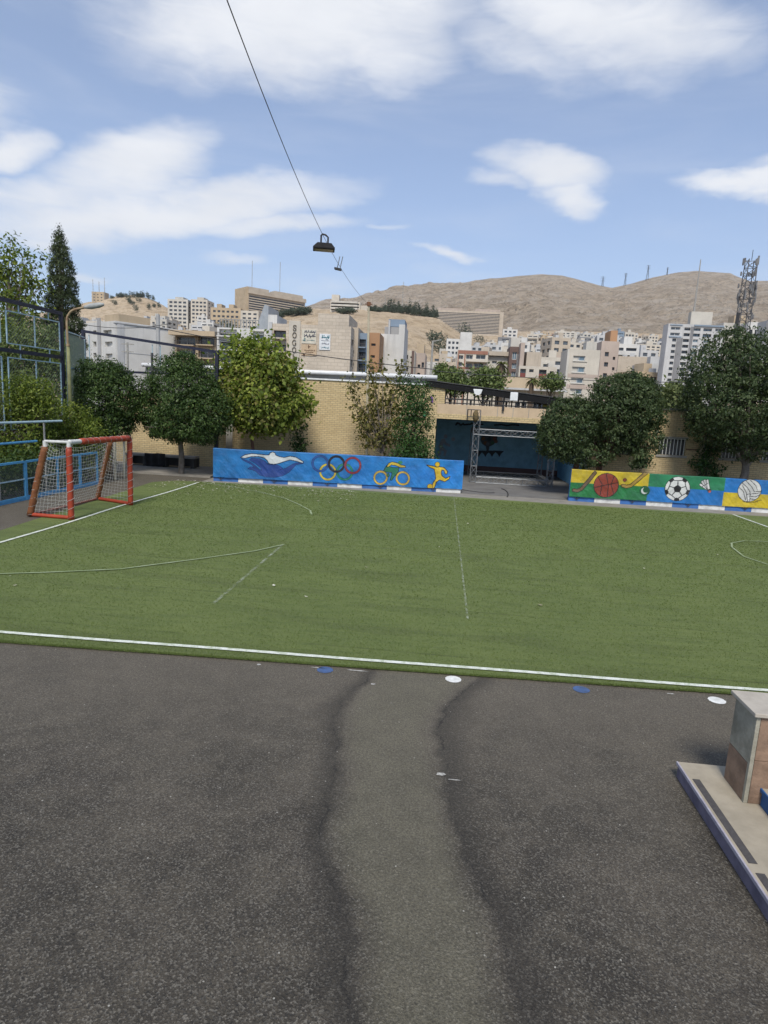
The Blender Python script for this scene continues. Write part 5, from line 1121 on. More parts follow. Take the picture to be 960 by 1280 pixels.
def facade(mb, O, ux, un, W_, H_, holes, depth, m=0, mg=None):
    """wall face with real openings: O lower corner, ux along, un inwards; holes (u0,u1,v0,v1) in metres; mg closes them with glass"""
    O, ux, un = (np.array(q, float) for q in (O, ux, un)); uz = np.array((0, 0, 1.))
    us = sorted({0, W_}|{h[0] for h in holes}|{h[1] for h in holes}); vs = sorted({0, H_}|{h[2] for h in holes}|{h[3] for h in holes})
    pt = lambda u, v, d=0: O+ux*u+uz*v+un*d
    for j in range(len(vs)-1):
        v0, v1 = vs[j], vs[j+1]; run = None; vm = (v0+v1)/2
        for i in range(len(us)-1):
            um = (us[i]+us[i+1])/2; hole = any(h[0] < um < h[1] and h[2] < vm < h[3] for h in holes)
            if not hole:
                run = (run[0] if run else us[i], us[i+1])
            if (hole or i == len(us)-2) and run:
                mb.add([pt(run[0], v0), pt(run[1], v0), pt(run[1], v1), pt(run[0], v1)], [(0, 1, 2, 3)], m); run = None
    for (a, b, c, d) in holes:
        q = [pt(a, c), pt(b, c), pt(b, d), pt(a, d)]; r = [pt(a, c, depth), pt(b, c, depth), pt(b, d, depth), pt(a, d, depth)]
        mb.add(q+r, [(0, 4, 5, 1), (1, 5, 6, 2), (2, 6, 7, 3), (3, 7, 4, 0)], m)
        if mg is not None: mb.add(r, [(0, 1, 2, 3)], mg)
_wcache = {}
def win_mesh(w_, h_, kind, g):
    k = (round(w_, 2), round(h_, 2), kind, g)
    if k in _wcache: return _wcache[k]
    mb = MB(); f = .07
    mb.add([(0, .06, 0), (w_, .06, 0), (w_, .06, h_), (0, .06, h_)], [(0, 1, 2, 3)], 1)
    fm = 0
    mb.box(0, 0, 0, f, .055, h_, fm); mb.box(w_-f, 0, 0, w_, .055, h_, fm); mb.box(f, 0, 0, w_-f, .055, f, fm); mb.box(f, 0, h_-f, w_-f, .055, h_, fm)
    nmul = max(1, int(w_/1.1))
    for i in range(1, nmul+1):
        x = w_*i/(nmul+1); mb.box(x-.03, .003, f, x+.03, .052, h_-f, fm)
    if kind == 'c': mb.add([(f, .058, f), (w_*.45, .058, f), (w_*.45, .058, h_-f), (f, .058, h_-f)], [(0, 1, 2, 3)], 2)     # curtain
    me = bpy.data.meshes.new('window'); me.from_pydata(mb.v, [], mb.f)
    for q in (DFR if kind == 'd' else WFR, GLS[g], WC['offwhite']): me.materials.append(q)
    me.polygons.foreach_set('material_index', mb.mi); me.update(); _wcache[k] = me
    return me
class Block:
    """A building: root at the lower corner of its front; local x along the front, y away, z up."""
    def __init__(s, name, label, cat, A, B, depth, H_, wall, group=None, base=0.0):
        A, B = np.array(A[:2], float), np.array(B[:2], float); d = B-A; s.W = float(np.linalg.norm(d)); s.rz = math.atan2(d[1], d[0])
        s.H, s.D, s.wall = H_, depth, wall; s.e = empty(name, (A[0], A[1], base), label, cat, group, s.rz); s.fh, s.rh, s.lh = [], [], []; s.wins = []
    def grid(s, face, cols, rows, kind='w', g=0, inset=.18, frame=True, rail=None):
        Wf = s.W if face == 'f' else s.D; hs = {'f': s.fh, 'r': s.rh, 'l': s.lh}[face]
        for (v0, v1) in rows:
            for (u0, u1) in cols:
                h = (u0*Wf, u1*Wf, v0*s.H, v1*s.H); hs.append(h); s.wins.append((face, h, kind, g, inset, rail))
        return s
    def gp(s, rects, kind='w', g=0, inset=.18, rail=None):   # openings of the front given where the photo shows them
        A = np.array(s.e.location); ux = np.array((math.cos(s.rz), math.sin(s.rz), 0)); n = np.array((-ux[1], ux[0], 0))
        def loc(px, py):
            d = ray(px, py); q = CAM+d*(((A-CAM)@n)/(d@n)); return (q-A)@ux, q[2]-A[2]
        for (x0, y0, x1, y1) in rects:
            (u0, v1), (u1, v0) = loc(x0, (y0+y1)/2), loc(x1, (y0+y1)/2); v1 = loc((x0+x1)/2, y0)[1]; v0 = loc((x0+x1)/2, y1)[1]
            u0, u1, v0, v1 = max(u0, .06), min(u1, s.W-.06), max(v0, .1), min(v1, s.H-.06)
            if u1-u0 < .08 or v1-v0 < .08: continue
            h = (u0, u1, v0, v1); s.fh.append(h); s.wins.append(('f', h, kind, g, inset, rail))
        return s
    def finish(s, parapet=.6, roof=ROOFM):
        mb = MB(); W_, H_, D_ = s.W, s.H, s.D
        facade(mb, (0, 0, 0), (1, 0, 0), (0, 1, 0), W_, H_, s.fh, .5)
        facade(mb, (W_, 0, 0), (0, 1, 0), (-1, 0, 0), D_, H_, s.rh, .5)
        facade(mb, (0, 0, 0), (0, 1, 0), (1, 0, 0), D_, H_, s.lh, .5)
        mb.add([(0, D_, 0), (W_, D_, 0), (W_, D_, H_), (0, D_, H_)], [(3, 2, 1, 0)])
        t = .25
        mb.add([(0, 0, H_), (W_, 0, H_), (W_, D_, H_), (0, D_, H_), (t, t, H_), (W_-t, t, H_), (W_-t, D_-t, H_), (t, D_-t, H_)], [(0, 1, 5, 4), (1, 2, 6, 5), (2, 3, 7, 6), (3, 0, 4, 7)])
        z = H_-parapet; mb.add([(t, t, H_), (W_-t, t, H_), (W_-t, D_-t, H_), (t, D_-t, H_), (t, t, z), (W_-t, t, z), (W_-t, D_-t, z), (t, D_-t, z)], [(0, 4, 5, 1), (1, 5, 6, 2), (2, 6, 7, 3), (3, 7, 4, 0)])
        mb.build('wall', s.wall, s.e, world=False)
        MB().add([(t, t, z), (W_-t, t, z), (W_-t, D_-t, z), (t, D_-t, z)], [(0, 1, 2, 3)]).build('roof', roof, s.e, world=False)
        for (face, h, kind, g, inset, rail) in s.wins:
            me = win_mesh(h[1]-h[0]-.004, h[3]-h[2]-.004, kind, g); o = bpy.data.objects.new('window', me); link(o); o.parent = s.e
            if face == 'f': o.location = (h[0]+.002, inset, h[2]+.002)
            elif face == 'r': o.location = (W_-inset, h[0]+.002, h[2]+.002); o.rotation_euler = (0, 0, R(90))
            else: o.location = (inset, h[1]-.002, h[2]+.002); o.rotation_euler = (0, 0, R(-90))
            if rail is not None and face == 'f':
                mb = MB(); a, b, z0 = h[0]-.05, h[1]+.05, h[2]
                mb.box(a, -.6 if rail != 's' else -.9, z0-.12, b, -.003, z0-.01, 0); 
                if rail == 's': mb.box(a, -.9, z0-.009, b, -.8, z0+.35*(h[3]-h[2]), 0)
                else:
                    rh_ = .38*(h[3]-h[2])
                    mb.box(a, -.58, z0+rh_, b, -.53, z0+rh_+.05, 1)
                    for x in np.arange(a+.05, b, .16): mb.box(x, -.57, z0-.009, x+.03, -.54, z0+rh_-.001, 1)
                mb.build('balcony', [s.wall if rail != 'b' else WC['bluegrey'], RAIL], s.e, world=False)
        return s
    def part(s, name, mat, *boxes, bevel=0):
        mb = MB()
        for q in boxes: mb.box(*q)
        return mb.build(name, mat, s.e, world=False, bevel=bevel)
    def hut(s, x0, x1, y0, y1, h_, mat=None, name='roof_hut'): return s.part(name, mat or s.wall, (x0*s.W, y0*s.D, s.H-.6, x1*s.W, y1*s.D, s.H+h_))
def rws(n, v0, v1, fr): st_ = (v1-v0)/n; return [(v0+i*st_+st_*(1-fr)/2, v0+i*st_+st_*(1+fr)/2) for i in range(n)]
def cls(n, fr, u0=.05, u1=.95): return rws(n, u0, u1, fr)
def blk(name, label, px0, px1, Y0, top, depth, wall, base=None, Y1=None, cat='building', group=None, basepy=None):
    if px0 > 600: depth = min(depth, 4.5)
    elif px0 > 330: depth = min(depth, 6)
    Y1 = Y1 or Y0; pm = (px0+px1)/2; A = at(px0, 460, Y0); B = at(px1, 460, Y1)
    if base is None: base = min(tz(A[0], Y0), tz(B[0], Y1)) if Y0 > 120 else 0.0
    zt_ = at(px0, top, Y0)[2]
    return Block(name, label, cat, A, B, depth, zt_-base+1.0, wall, group, base-1.0)
# nearest row beyond the wall -------------------------------------------------
b = blk('apartment_block', 'low white block with a long blank side wall seen through the navy fence', 146, 219, 62, 404, 7, WC['white'], Y1=66.5)
b.finish(.5); b.part('coping', WC['lgrey'], (-.1, -.1, b.H+.003, b.W+.1, b.D+.1, b.H+.12)); b.part('corner_strip', WC['lgrey'], (.1, -.06, 0, .75, -.004, b.H))
b.part('wall_vent', WC['dgrey'], *[(.28, -.09, z, .52, -.062, z+.22) for z in (2.2, 3.6, 5.0, 6.4)]); b.part('wall_joint', WC['lgrey'], *[(.8, -.03, z, b.W, -.004, z+.06) for z in (3.0, 5.6, 8.2)])
b = blk('apartment_block', 'white flats with square windows and a grey pilaster right of the lamp post', 104, 145.5, 66, 404.5, 7, WC['white'], Y1=62)
b.gp([(116.5, 413, 120.5, 418.5), (116.5, 427, 120.5, 433.5), (116.5, 441, 120.5, 447), (129, 412.5, 139.5, 419), (131, 427, 140.5, 433.5), (132, 442, 140.5, 448)], 'd', 0, .4); b.finish(.5); b.part('pilaster', WC['grey'], (b.W*.50, -.12, 0, b.W*.58, -.004, b.H+.4)); b.hut(.5, .9, .1, .6, .8, WC['ochre'])
b = blk('apartment_block', 'tan block with recessed balconies between the navy fence frame and the white modern flats', 219, 270, 66, 414, 14, WC['ochre'])
b.gp([(x0, y0, x1, y1) for x0, x1 in ((221, 244), (248, 268)) for y0, y1 in ((421, 431), (437, 447.5), (453.5, 463))], 'w', 1, .45, rail='r'); b.part('roof_slab', WC['ochre'], (-.3, -1.0, b.H-.45, b.W+.2, -.004, b.H+.05)); b.finish(.4); 
b = blk('apartment_block', 'white modern flats with glass balcony doors behind the yellow green maple', 271, 338, 60, 409, 13, WC['white'])
b.gp([(274, 411.5, 296, 420), (275, 427.5, 294.5, 437), (275, 444, 291, 453), (316, 414, 330, 424), (316, 430, 330, 439.5), (316, 446, 330, 455)], 'd', 2, .4, rail='r'); b.finish(.5)
b.part('roof_railing', M('roof_rail', (.30, .30, .29)), *[(x, .1, b.H+.002, x+.08, .18, b.H+.75) for x in np.linspace(.2, b.W*.75, 14)], (.2, .08, b.H+.752, b.W*.76, .2, b.H+.82))
mb = MB(); x0, x1 = b.W*.52, b.W*.78; mb.prism([(x0, 3, b.H), (x1, 3, b.H), (x1, 3, b.H+2.6), (x1-.4, 3, b.H+2.7)], (0, 4, 0)); mb.build('skylight_roof', M('skylight_grey', (.27, .29, .31), (.34, .36, .37), 2, .3), b.e, world=False)
b.hut(.80, .97, .2, .5, 1.7, WC['white'])
b = blk('apartment_block', 'beige stone block with SOGOL letters and signs on its blank wall', 336, 437, 58, 404, 14, STONEB)
Ws = b.W; b.gp([(342, 413, 357.5, 422.5), (342, 430.5, 357.5, 439.5), (342, 447, 357.5, 456)], 'd', 0, .35, rail='r')
b.grid('r', [(.1, .3), (.55, .8)], rws(5, .15, .96, .36), 'd', 0); b.finish(.5)
z_ = lambda py: (at(385, py, 58)[2]-b.e.location.z)
ux_ = lambda px: (px-336)/101*b.W
b.part('tower_block', STONEB, (ux_(396), .0, b.H+.002, ux_(434), 5.5, z_(391)))
b.part('pilaster', WC['cream'], (ux_(360.5), -.10, .5, ux_(374.5), -.004, b.H+.3)); b.part('corner_strip', WC['lgrey'], (ux_(335.2), -.15, 0, ux_(339.5), -.004, b.H+.1))
LM = M('bronze_letter', (.10, .075, .05), None, 6, .5)
def letter(ch, x, z, h_):
    w_ = h_*.72; mb = MB(); y = -.17; r = h_*.062
    P = lambda L: [(x+a*w_, y, z+c*h_) for a, c in L]
    ell = lambda a0, a1, n=18, cx=.5, cy=.5, rx=.46, ry=.46: [(cx+rx*math.cos(R(a)), cy+ry*math.sin(R(a))) for a in np.linspace(a0, a1, n)]
    if ch == 'O': mb.tube(P(ell(0, 360, 25)), r, 6)
    if ch == 'S': mb.tube(smooth_path(P([(.86, .74), (.7, .93), (.42, .95), (.17, .8), (.2, .6), (.5, .5), (.8, .39), (.86, .2), (.6, .04), (.3, .06), (.12, .27)]), 4), r, 6); mb.tube(P([(.88, .68), (.88, .92)]), r*.8, 6); mb.tube(P([(.12, .08), (.12, .32)]), r*.8, 6)
    if ch == 'G': mb.tube(P(ell(40, 330, 22)), r, 6); mb.tube(P([(.62, .44), (.98, .44)]), r, 6); mb.tube(P([(.88, .44), (.88, .1)]), r, 6)
    if ch == 'L': mb.tube(P([(.3, .97), (.3, .03)]), r*1.15, 6); mb.tube(P([(.1, .97), (.5, .97)]), r*.8, 6); mb.tube(P([(.1, .03), (.92, .03)]), r, 6); mb.tube(P([(.9, .03), (.93, .3)]), r*.8, 6)
    return mb.build('letter', LM, b.e, world=False)
for ch, py in zip('SOGOL', (411, 420, 429.5, 438.5, 447.5)): letter(ch, ux_(365.4), z_(py+3.2), .50)
SGW = M('sign_white', (.68, .70, .71)); SGC = M('sign_cream', (.60, .56, .46)); SGB = M('sign_tan', (.52, .39, .26)); INK = M('sign_ink', (.04, .05, .10)); INKB = M('sign_ink_brown', (.14, .07, .04)); INKG = M('sign_ink_teal', (.05, .20, .24))
def scribble(mb, x0, x1, z, h_, n, y, r, m):
    x = x1
    for i in range(n):
        w_ = (x1-x0)/n*rng.uniform(.7, 1.15); pts_ = [(x, y, z), (x-w_*.3, y, z+h_*rng.uniform(-.15, .25)), (x-w_*.5, y, z-h_*rng.uniform(0, .35)), (x-w_*.85, y, z+h_*rng.uniform(-.1, .1))]
        mb.tube(smooth_path(pts_, 3), r, 4, m=m)
        if rng.random() < .5: q = x-w_*.4; mb.tube([(q, y, z), (q+w_*.08, y, z+h_*rng.uniform(.5, .9))], r, 4, m=m)
        if rng.random() < .6: q = x-w_*rng.uniform(.2, .8); zz = z+h_*(.55 if rng.random() < .5 else -.5); mb.box(q-r, y-r, zz-r, q+r, y+r, zz+r, m=m)
        x -= w_
        if x < x0+.1: break
def sign(name, px0, py0, px1, py1, mats, rows_):
    x0, x1, z0, z1 = ux_(px0), ux_(px1), z_(py1), z_(py0); mb = MB(); mb.box(x0, -.07, z0, x1, -.004, z1, 0)
    for (f0, f1, v, h_, n, r, m) in rows_: scribble(mb, x0+(x1-x0)*f0, x0+(x1-x0)*f1, z0+(z1-z0)*v, (z1-z0)*h_, n, -.08, r, m)
    return mb, mb.build(name, mats, b.e, world=False)
sign('sign_board', 376.5, 412, 394.5, 429.5, [SGC, INK, INKG], [(.05, .95, .83, .16, 9, .028, 1), (.08, .95, .55, .2, 8, .03, 1), (.32, .9, .24, .06, 8, .014, 2), (.05, .26, .22, .25, 3, .022, 2)])
sign('sign_board', 398.5, 416.5, 412, 436.5, [SGW, INK, INKG], [(.12, .9, .78, .2, 6, .035, 2), (.1, .92, .57, .05, 9, .012, 1), (.08, .9, .38, .10, 8, .016, 1), (.12, .88, .14, .08, 6, .018, 2)])
sign('sign_board', 376.5, 430.5, 395.5, 444.5, [SGB, INKB, INKB], [(.42, .58, .80, .22, 2, .03, 1), (.12, .9, .46, .08, 9, .016, 1), (.2, .8, .30, .08, 7, .016, 1), (.08, .25, .06, .1, 3, .03, 1), (.72, .86, .06, .1, 2, .03, 1)])
b = blk('apartment_block', 'narrow beige block with tall windows at the edge of the lettered stone wall', 437.5, 446, 60, 409, 12, WC['beige']); b.gp([(437.9, 420, 442.5, 429.5), (437.9, 437.5, 442.5, 446), (437.9, 454, 442, 462), (438, 410.5, 441, 414)], 'w', 0); b.finish(.4)
b = blk('apartment_block', 'narrow blue grey block with stacked glass balconies', 446.2, 458, 61, 416, 12, WC['bluegrey']); b.gp([(447, 424, 457.3, 434), (447, 440, 457, 450), (447, 455, 456.5, 465)], 'd', 1, .4, rail='b'); b.finish(.4)
b = blk('apartment_block', 'orange brown brick block with small slit windows beside the cable pole', 458.3, 473, 62, 415.5, 12, WC['orange']); b.gp([(464, 429.3, 469.5, 432.3), (463, 444, 468.5, 447.2), (462, 459, 467, 462)], 'd', 0); b.finish(.4)
b = blk('apartment_block', 'tall blank white tower with a grey blue roof room', 473, 503.5, 66, 417, 13, WC['white'])
b.finish(.5); 
mb = MB(); x0 = b.W*.76; mb.prism([(x0, 0, b.H+.002), (b.W, 0, b.H+.002), (b.W, 0, b.H+1.0), (x0, 0, b.H+1.0)], (0, 5.5, 0)); mb.build('wall_upstand', WC['white'], b.e, world=False)
b.part('roof_room', WC['grey'], (.3, 1.5, b.H-.49, b.W*.75, 5.6, b.H+.9)); b.part('roof_room', WC['bluegrey'], (b.W*.25, 2.0, b.H+1.003, b.W*.93, 5.5, b.H+1.75)); b.part('roof_post', WC['lgrey'], (b.W*.3, .9, b.H-.49, b.W*.36, 1.3, b.H+1.5))
b = blk('house', 'small beige house with one dark square window right of the blank white tower', 503.8, 517.5, 74, 438, 10, WC['cream']); b.gp([(504.5, 443.5, 510, 449), (513, 445.5, 515, 447.5), (504.5, 459, 510, 464)], 'd', 0); b.finish(.4); b.part('corner_strip', WC['brown'], (b.W-.35, -.05, 0, b.W-.05, -.004, b.H))
b = blk('house', 'narrow brown and beige house with two dark windows near the grey lamp mast', 518, 531, 78, 441, 10, WC['pink']); b.gp([(522, 455.6, 525.3, 460.2), (527, 453, 530, 459.5), (521.5, 466, 525, 470.5)], 'd', 0); b.finish(.4); b.hut(.1, .8, .2, .7, 1.2, WC['ochre'])
b = blk('house', 'small white house between the grey lamp mast and the pale street trees', 532, 546, 84, 452, 10, WC['white']); b.grid('f', cls(2, .5), rws(3, .2, .9, .45), 'w', 0); b.finish(.4)
# row beyond the terrace roof
b = blk('apartment_block', 'wide beige flats with red brick bands and balconies behind the pale street trees', 570.5, 609, 92, 437.5, 14, WC['cream'])
b.gp([(573, 444, 579, 449), (582.5, 443.3, 591, 449), (595, 443.3, 607, 449), (573, 452.5, 577.5, 458), (582.5, 454, 590, 459), (592.5, 454, 604, 459), (582, 464, 590, 469)], 'w', 1, .4); b.finish(.5)
zv = lambda py: at(590, py, 92)[2]-b.e.location.z
for a, c in ((442.6, 438.3), (461.5, 459.3)): b.part('brick_band', WC['brick'], (b.W*.02, -.05, zv(a), b.W*.99, -.004, zv(c)))
for a in (.02, .235): b.part('brick_pier', WC['brick'], (b.W*(a+.0), -.08, b.H*.05, b.W*(a+.035), -.051, zv(442.6)))
b.part('balcony', WC['cream'], (b.W*.29, -1.0, zv(452.6), b.W*.99, -.085, zv(449.6)))
b = blk('apartment_block', 'white and beige balcony house to the left of the dark brown glazed tower', 609.5, 634, 95, 440, 13, WC['offwhite']); b.gp([(610, 442, 617.5, 445.5), (621, 442, 631, 446), (615, 451, 621, 454.5), (625, 456, 630, 460)], 'w', 1, .3); b.finish(.5); b.part('cornice', WC['beige'], (0, -.6, b.H-.5, b.W, -.004, b.H+.1))
b = blk('apartment_block', 'dark brown tower strip with stacked pale windows above the terrace roof', 635.5, 648.5, 93, 433, 12, WC['brown']); b.gp([(640.3, 440, 646, 449.5), (639.8, 454, 645.5, 461), (639, 464.5, 644.5, 471), (638.5, 475, 644, 481)], 'w', 2, .2); b.finish(.5); b.part('stair_head', WC['offwhite'], (b.W*.05, .3, b.H-.59, b.W*.97, 4, b.H+1.3)); b.part('side_strip', WC['dgrey'], (b.W-.4, -.06, 0, b.W, -.004, b.H-1))
b = blk('house', 'beige house with red shutters below the small rooftop terrace', 648.8, 696, 90, 457, 13, WC['cream']); b.gp([(650, 461, 657, 473), (661.5, 461.5, 667, 465.2), (673.5, 462, 683, 472.5), (650, 475.5, 656.5, 480), (687, 464, 692, 469)], 'd', 0, .25); b.finish(.5)
zv = lambda py: at(670, py, 90)[2]-b.e.location.z; uv = lambda px: (at(px, 468, 90)[0]-b.e.location.x)
for u in ((650.1, 656.9), (673.6, 682.9)): b.part('shutter', REDW, (uv(u[0])+.02, .06, zv(472.9), uv(u[1])-.02, .12, zv(467)))
b.part('roof_storey', WC['beige'], (b.W*.20, 1, b.H-.55, b.W*.60, 4, b.H+2.0)); b.part('roof_storey', WC['pink'], (b.W*.02, 1, b.H-.55, b.W*.13, 4, b.H+3.2)); b.part('water_tank', WC['offwhite'], (b.W*.80, 1, b.H-.55, b.W*.93, 2.5, b.H+.6))
b = blk('low_building', 'long low grey roofed building with a cream front below the beige houses', 634, 706, 76, 487, 8, WC['cream']); b.grid('f', cls(7, .8, .18, .97), [(.52, .80)], 'd', 1); b.finish(.3); b.part('roof_sheet', WC['lgrey'], (-.5, -1.2, b.H+.004, b.W+.3, b.D, b.H+.22)); b.part('roof_wall', WC['ochre'], (0, b.D-1, b.H+.224, b.W, b.D-.6, b.H+1.7))
b = blk('apartment_block', 'beige four storey block with white framed windows left of the two lobed tree', 708, 748.5, 78, 436, 14, WC['cream']); b.gp([(716.5, 444.8, 731.5, 451), (715, 458.5, 731, 465.5), (713.6, 472.3, 729, 479), (712.5, 486, 727.4, 492.3)], 'c', 2, .15); b.finish(.5)
zv = lambda py: at(724, py, 78)[2]-b.e.location.z; ww = b.W
for py in (451.3, 465.8, 479.3, 492.6): b.part('window_surround', WC['offwhite'], (ww*.17, -.10, zv(py)-.07, ww*.62, -.004, zv(py)))
b.part('corner_strip', WC['offwhite'], (-.05, -.06, 0, b.W*.055, -.004, b.H)); b.part('band', WC['pink'], (b.W*.06, -.03, zv(472), b.W*.995, -.004, zv(467.5)), (b.W*.06, -.03, zv(486), b.W*.995, -.004, zv(481))); b.hut(.62, .95, .3, .7, 1.1, WC['offwhite'])
b = blk('apartment_block', 'pinkish brown block with small dark square windows beside the beige four storey block', 749, 771, 86, 426, 14, WC['pink']); b.gp([(756, 440, 761, 445.5), (755, 452.8, 760, 458.2), (753.5, 466.5, 758.5, 472), (752.5, 480, 757.5, 485.5), (766, 446, 769, 450), (765, 459, 768, 463)], 'd', 0); b.finish(.5); b.part('roof_tank', WC['orange'], (b.W*.55, 1, b.H-.5, b.W*.95, 4, b.H+1.5))
# grey tower block
b = blk('tower_block', 'tall grey tower block with blue glass top floors near the phone mast', 829, 899, 135, 404, 3, WC['lgrey'], base=0)
nf_ = 20; rw = rws(nf_, .02, .985, .52); 
b.grid('f', [(.10, .17)], rw[:-2], 'd', 0); b.grid('f', [(.29, .40)], rw, 'd', 0, .4); b.grid('f', [(.47, .56)], rw[:-2], 'w', 2); b.grid('f', [(.66, .76)], rw[:-2], 'w', 2)
b.grid('f', [(.46, .58), (.63, .78)], rw[-2:], 'd', 2, .4); b.grid('f', [(.05, .22), (.84, .95)], rw[-2:], 'w', 1)
b.finish(.8); b.part('grey_strip', WC['dgrey'], (b.W*.18, -.15, 0, b.W*.28, -.004, b.H*.885)); b.part('grey_strip', WC['dgrey'], (b.W*.41, -.15, 0, b.W*.455, -.004, b.H*.98)); b.part('blue_band', WC['bluegrey'], (b.W*.03, -.16, b.H*.886, b.W*.25, -.004, b.H*.895), (b.W*.03, -.12, b.H*.985, b.W*.25, -.004, b.H*.993), (b.W*.457, -.2, b.H*.985, b.W*.98, -.004, b.H*.998))
b.hut(.40, .78, .2, .7, 2.6, WC['offwhite']); zz = b.H+2.6
mb = MB(); mb.tube([(b.W*.52, 3, zz-.3), (b.W*.52, 3, zz+10.5)], [.22, .08], 6); mb.build('roof_antenna', GREYP, b.e, world=False)
b = blk('apartment_block', 'white block with a tan top storey between the grey tower and the phone mast', 897, 926, 175, 403, 14, WC['offwhite'], base=0); b.grid('f', cls(4, .5), rws(8, .1, .97, .4), 'd', 0); b.finish(.5); b.part('roof_storey', WC['ochre'], (b.W*.45, .5, b.H-.55, b.W*.98, 4, b.H+2))
b = blk('apartment_block', 'white block with rows of dark windows at the right edge behind the big tree', 928, 949, 170, 402, 14, WC['white'], base=0); b.grid('f', cls(3, .55), rws(8, .1, .97, .42), 'd', 0); b.finish(.5)
b = blk('apartment_block', 'dark topped grey block at the far right beyond the phone mast', 950, 990, 160, 400, 14, WC['lgrey'], base=0); b.grid('f', cls(3, .6), rws(9, .1, .90, .5), 'd', 1); b.finish(.5); b.part('dark_top', WC['dgrey'], (-.1, -.1, b.H*.93, b.W+.1, -.004, b.H+.1))
# hotels and other large buildings on the hills
def bz_(px, Y): return at(px, 460, Y)[0]
b = blk('hotel', 'long beige slab hotel with grey balcony rows on the hilltop', 309, 379, 420, 361.5, 14, WC['beige'], Y1=452)
b.H += 8; b.e.location.z -= 8
b.grid('f', [(.015, .985)], rws(11, .18, .86, .56), 'd', 0, .45); b.finish(1.0)
b.part('top_band', WC['beige'], (-.3, -1.0, b.H*.90, b.W+.3, -.004, b.H*1.0)); b.part('roof_storey', WC['beige'], (b.W*.0, 1, b.H-.9, b.W*.36, 8, b.H+2.0)); b.part('roof_storey', WC['beige'], (b.W*.46, 1, b.H-.9, b.W*.97, 8, b.H+2.2))
b.part('end_tower', WC['ochre'], (-2.2, -.6, 0, -.005, 14.5, b.H+1.2))
for u, h_ in ((.12, 26), (.60, 30)): MB().tube([(b.W*u, 5, b.H), (b.W*u, 5, b.H+h_*.75)], .16, 6).build('roof_antenna', GREYP, b.e, world=False)
b = blk('hotel', 'wide low beige slab hotel with thin dark floor lines below the mountain', 540, 622, 760, 387, 24, WC['beige'])
b.grid('f', [(.01, .97)], rws(14, .10, .93, .52), 'd', 0, .5); b.finish(1.0); b.part('roof_storey', WC['pink'], (b.W*.03, 1, b.H-.9, b.W*.4, 5, b.H+2.5)); b.part('roof_storey', WC['pink'], (b.W*.6, 1, b.H-.9, b.W*.97, 5, b.H+2.8)); b.part('end_wall', WC['beige'], (b.W*.975, -1.5, 0, b.W+2, -.004, b.H))
b = blk('curved_building', 'stepped cream building with curved white terraces on the hilltop', 410, 447, 420, 376, 18, WC['cream']); b.grid('f', [(.02, .96)], rws(3, .15, .9, .45), 'd', 1, .5)
b.H += 0; b.finish(.6); b.part('roof_storey', WC['cream'], (b.W*.03, 1, b.H-.5, b.W*.28, 5.5, b.H+4.2)); 
for v in (.35, .62, .9): b.part('terrace_band', WC['offwhite'], (b.W*.05, -2.2, b.H*v-.5, b.W*.92, -.004, b.H*v+.6))
b.part('wing', WC['cream'], (b.W*1.003, 1, 0, b.W*1.35, 5.5, b.H*.72))
for (lab, px0, px1, Y, top, c, nr, nc) in [('white residential tower with strong window grid beside the antenna hill', 210, 235, 470, 373.5, 'offwhite', 8, 4), ('cream residential tower between the white grid tower and the long tan building', 238.5, 259, 470, 374, 'cream', 8, 4)]:
    b = blk('tower_block', lab, px0, px1, Y, top, 14, WC[c], cat='building'); b.grid('f', cls(nc, .66), rws(nr, .12, .97, .5), 'd', 0, .3); b.grid('r', cls(2, .4), rws(nr, .12, .97, .4), 'd', 0, .3); b.finish(.8); b.hut(.3, .7, .2, .8, 2)
for (lab, px0, px1, Y, top, c, nr, nc) in [('long tan building with paired roof turrets left of the slab hotel', 263, 300, 400, 384, 'ochre', 4, 6), ('pale tan annex below the end of the slab hotel', 300, 322, 330, 388, 'cream', 4, 3)]:
    b = blk('building', lab, px0, px1, Y, top, 14, WC[c]); b.grid('f', cls(nc, .6), rws(nr, .15, .95, .42), 'd', 0, .3); b.finish(.6)
    if nc == 6: b.hut(.18, .34, .1, .6, 2.4); b.hut(.58, .74, .1, .6, 2.4)
# far slope, right-hand side
far = [('stepped white block climbing the foot of the dry hill below the wide hotel', 556, 583, 255, 423, 'white', 6, 5, 'd'), ('dark banded modern block below the right end of the wide hotel', 620, 652, 430, 421, 'dgrey', 4, 2, 'w'), ('small white and black block standing above the dark banded block', 625, 643, 560, 411, 'white', 4, 3, 'd'),
       ('dark apartment tower with a white blank side under the mountain saddle', 719, 737, 430, 421, 'dgrey', 6, 3, 'w'), ('blue glass rounded tower under the mountain behind the pinkish block', 765, 775.5, 420, 413.5, 'bluegrey', 7, 1, 'w'), ('unfinished beige frame tower with dark openings right of the blue glass tower', 776.5, 789, 430, 415, 'cream', 6, 3, 'd'),
       ('white block with a dark vertical strip in the middle of the far slope', 684, 697, 380, 428, 'white', 6, 2, 'd'), ('grey brown striped block behind the roof of the beige four storey block', 694, 709, 200, 444, 'pink', 3, 6, 'd'), ('tall stepped white block crowning the cluster under the mountain saddle', 690, 716, 560, 414, 'offwhite', 7, 4, 'd'), ('white block with flat terraces directly above the two lobed tree', 789, 820, 190, 456, 'white', 4, 4, 'd'),
       ('pale house with two small dark windows peeping over the two lobed tree', 766, 787, 170, 457, 'offwhite', 4, 2, 'd'), ('cream block with a pink stair shaft left of the grey tower', 797, 824, 330, 430, 'cream', 7, 4, 'd')]
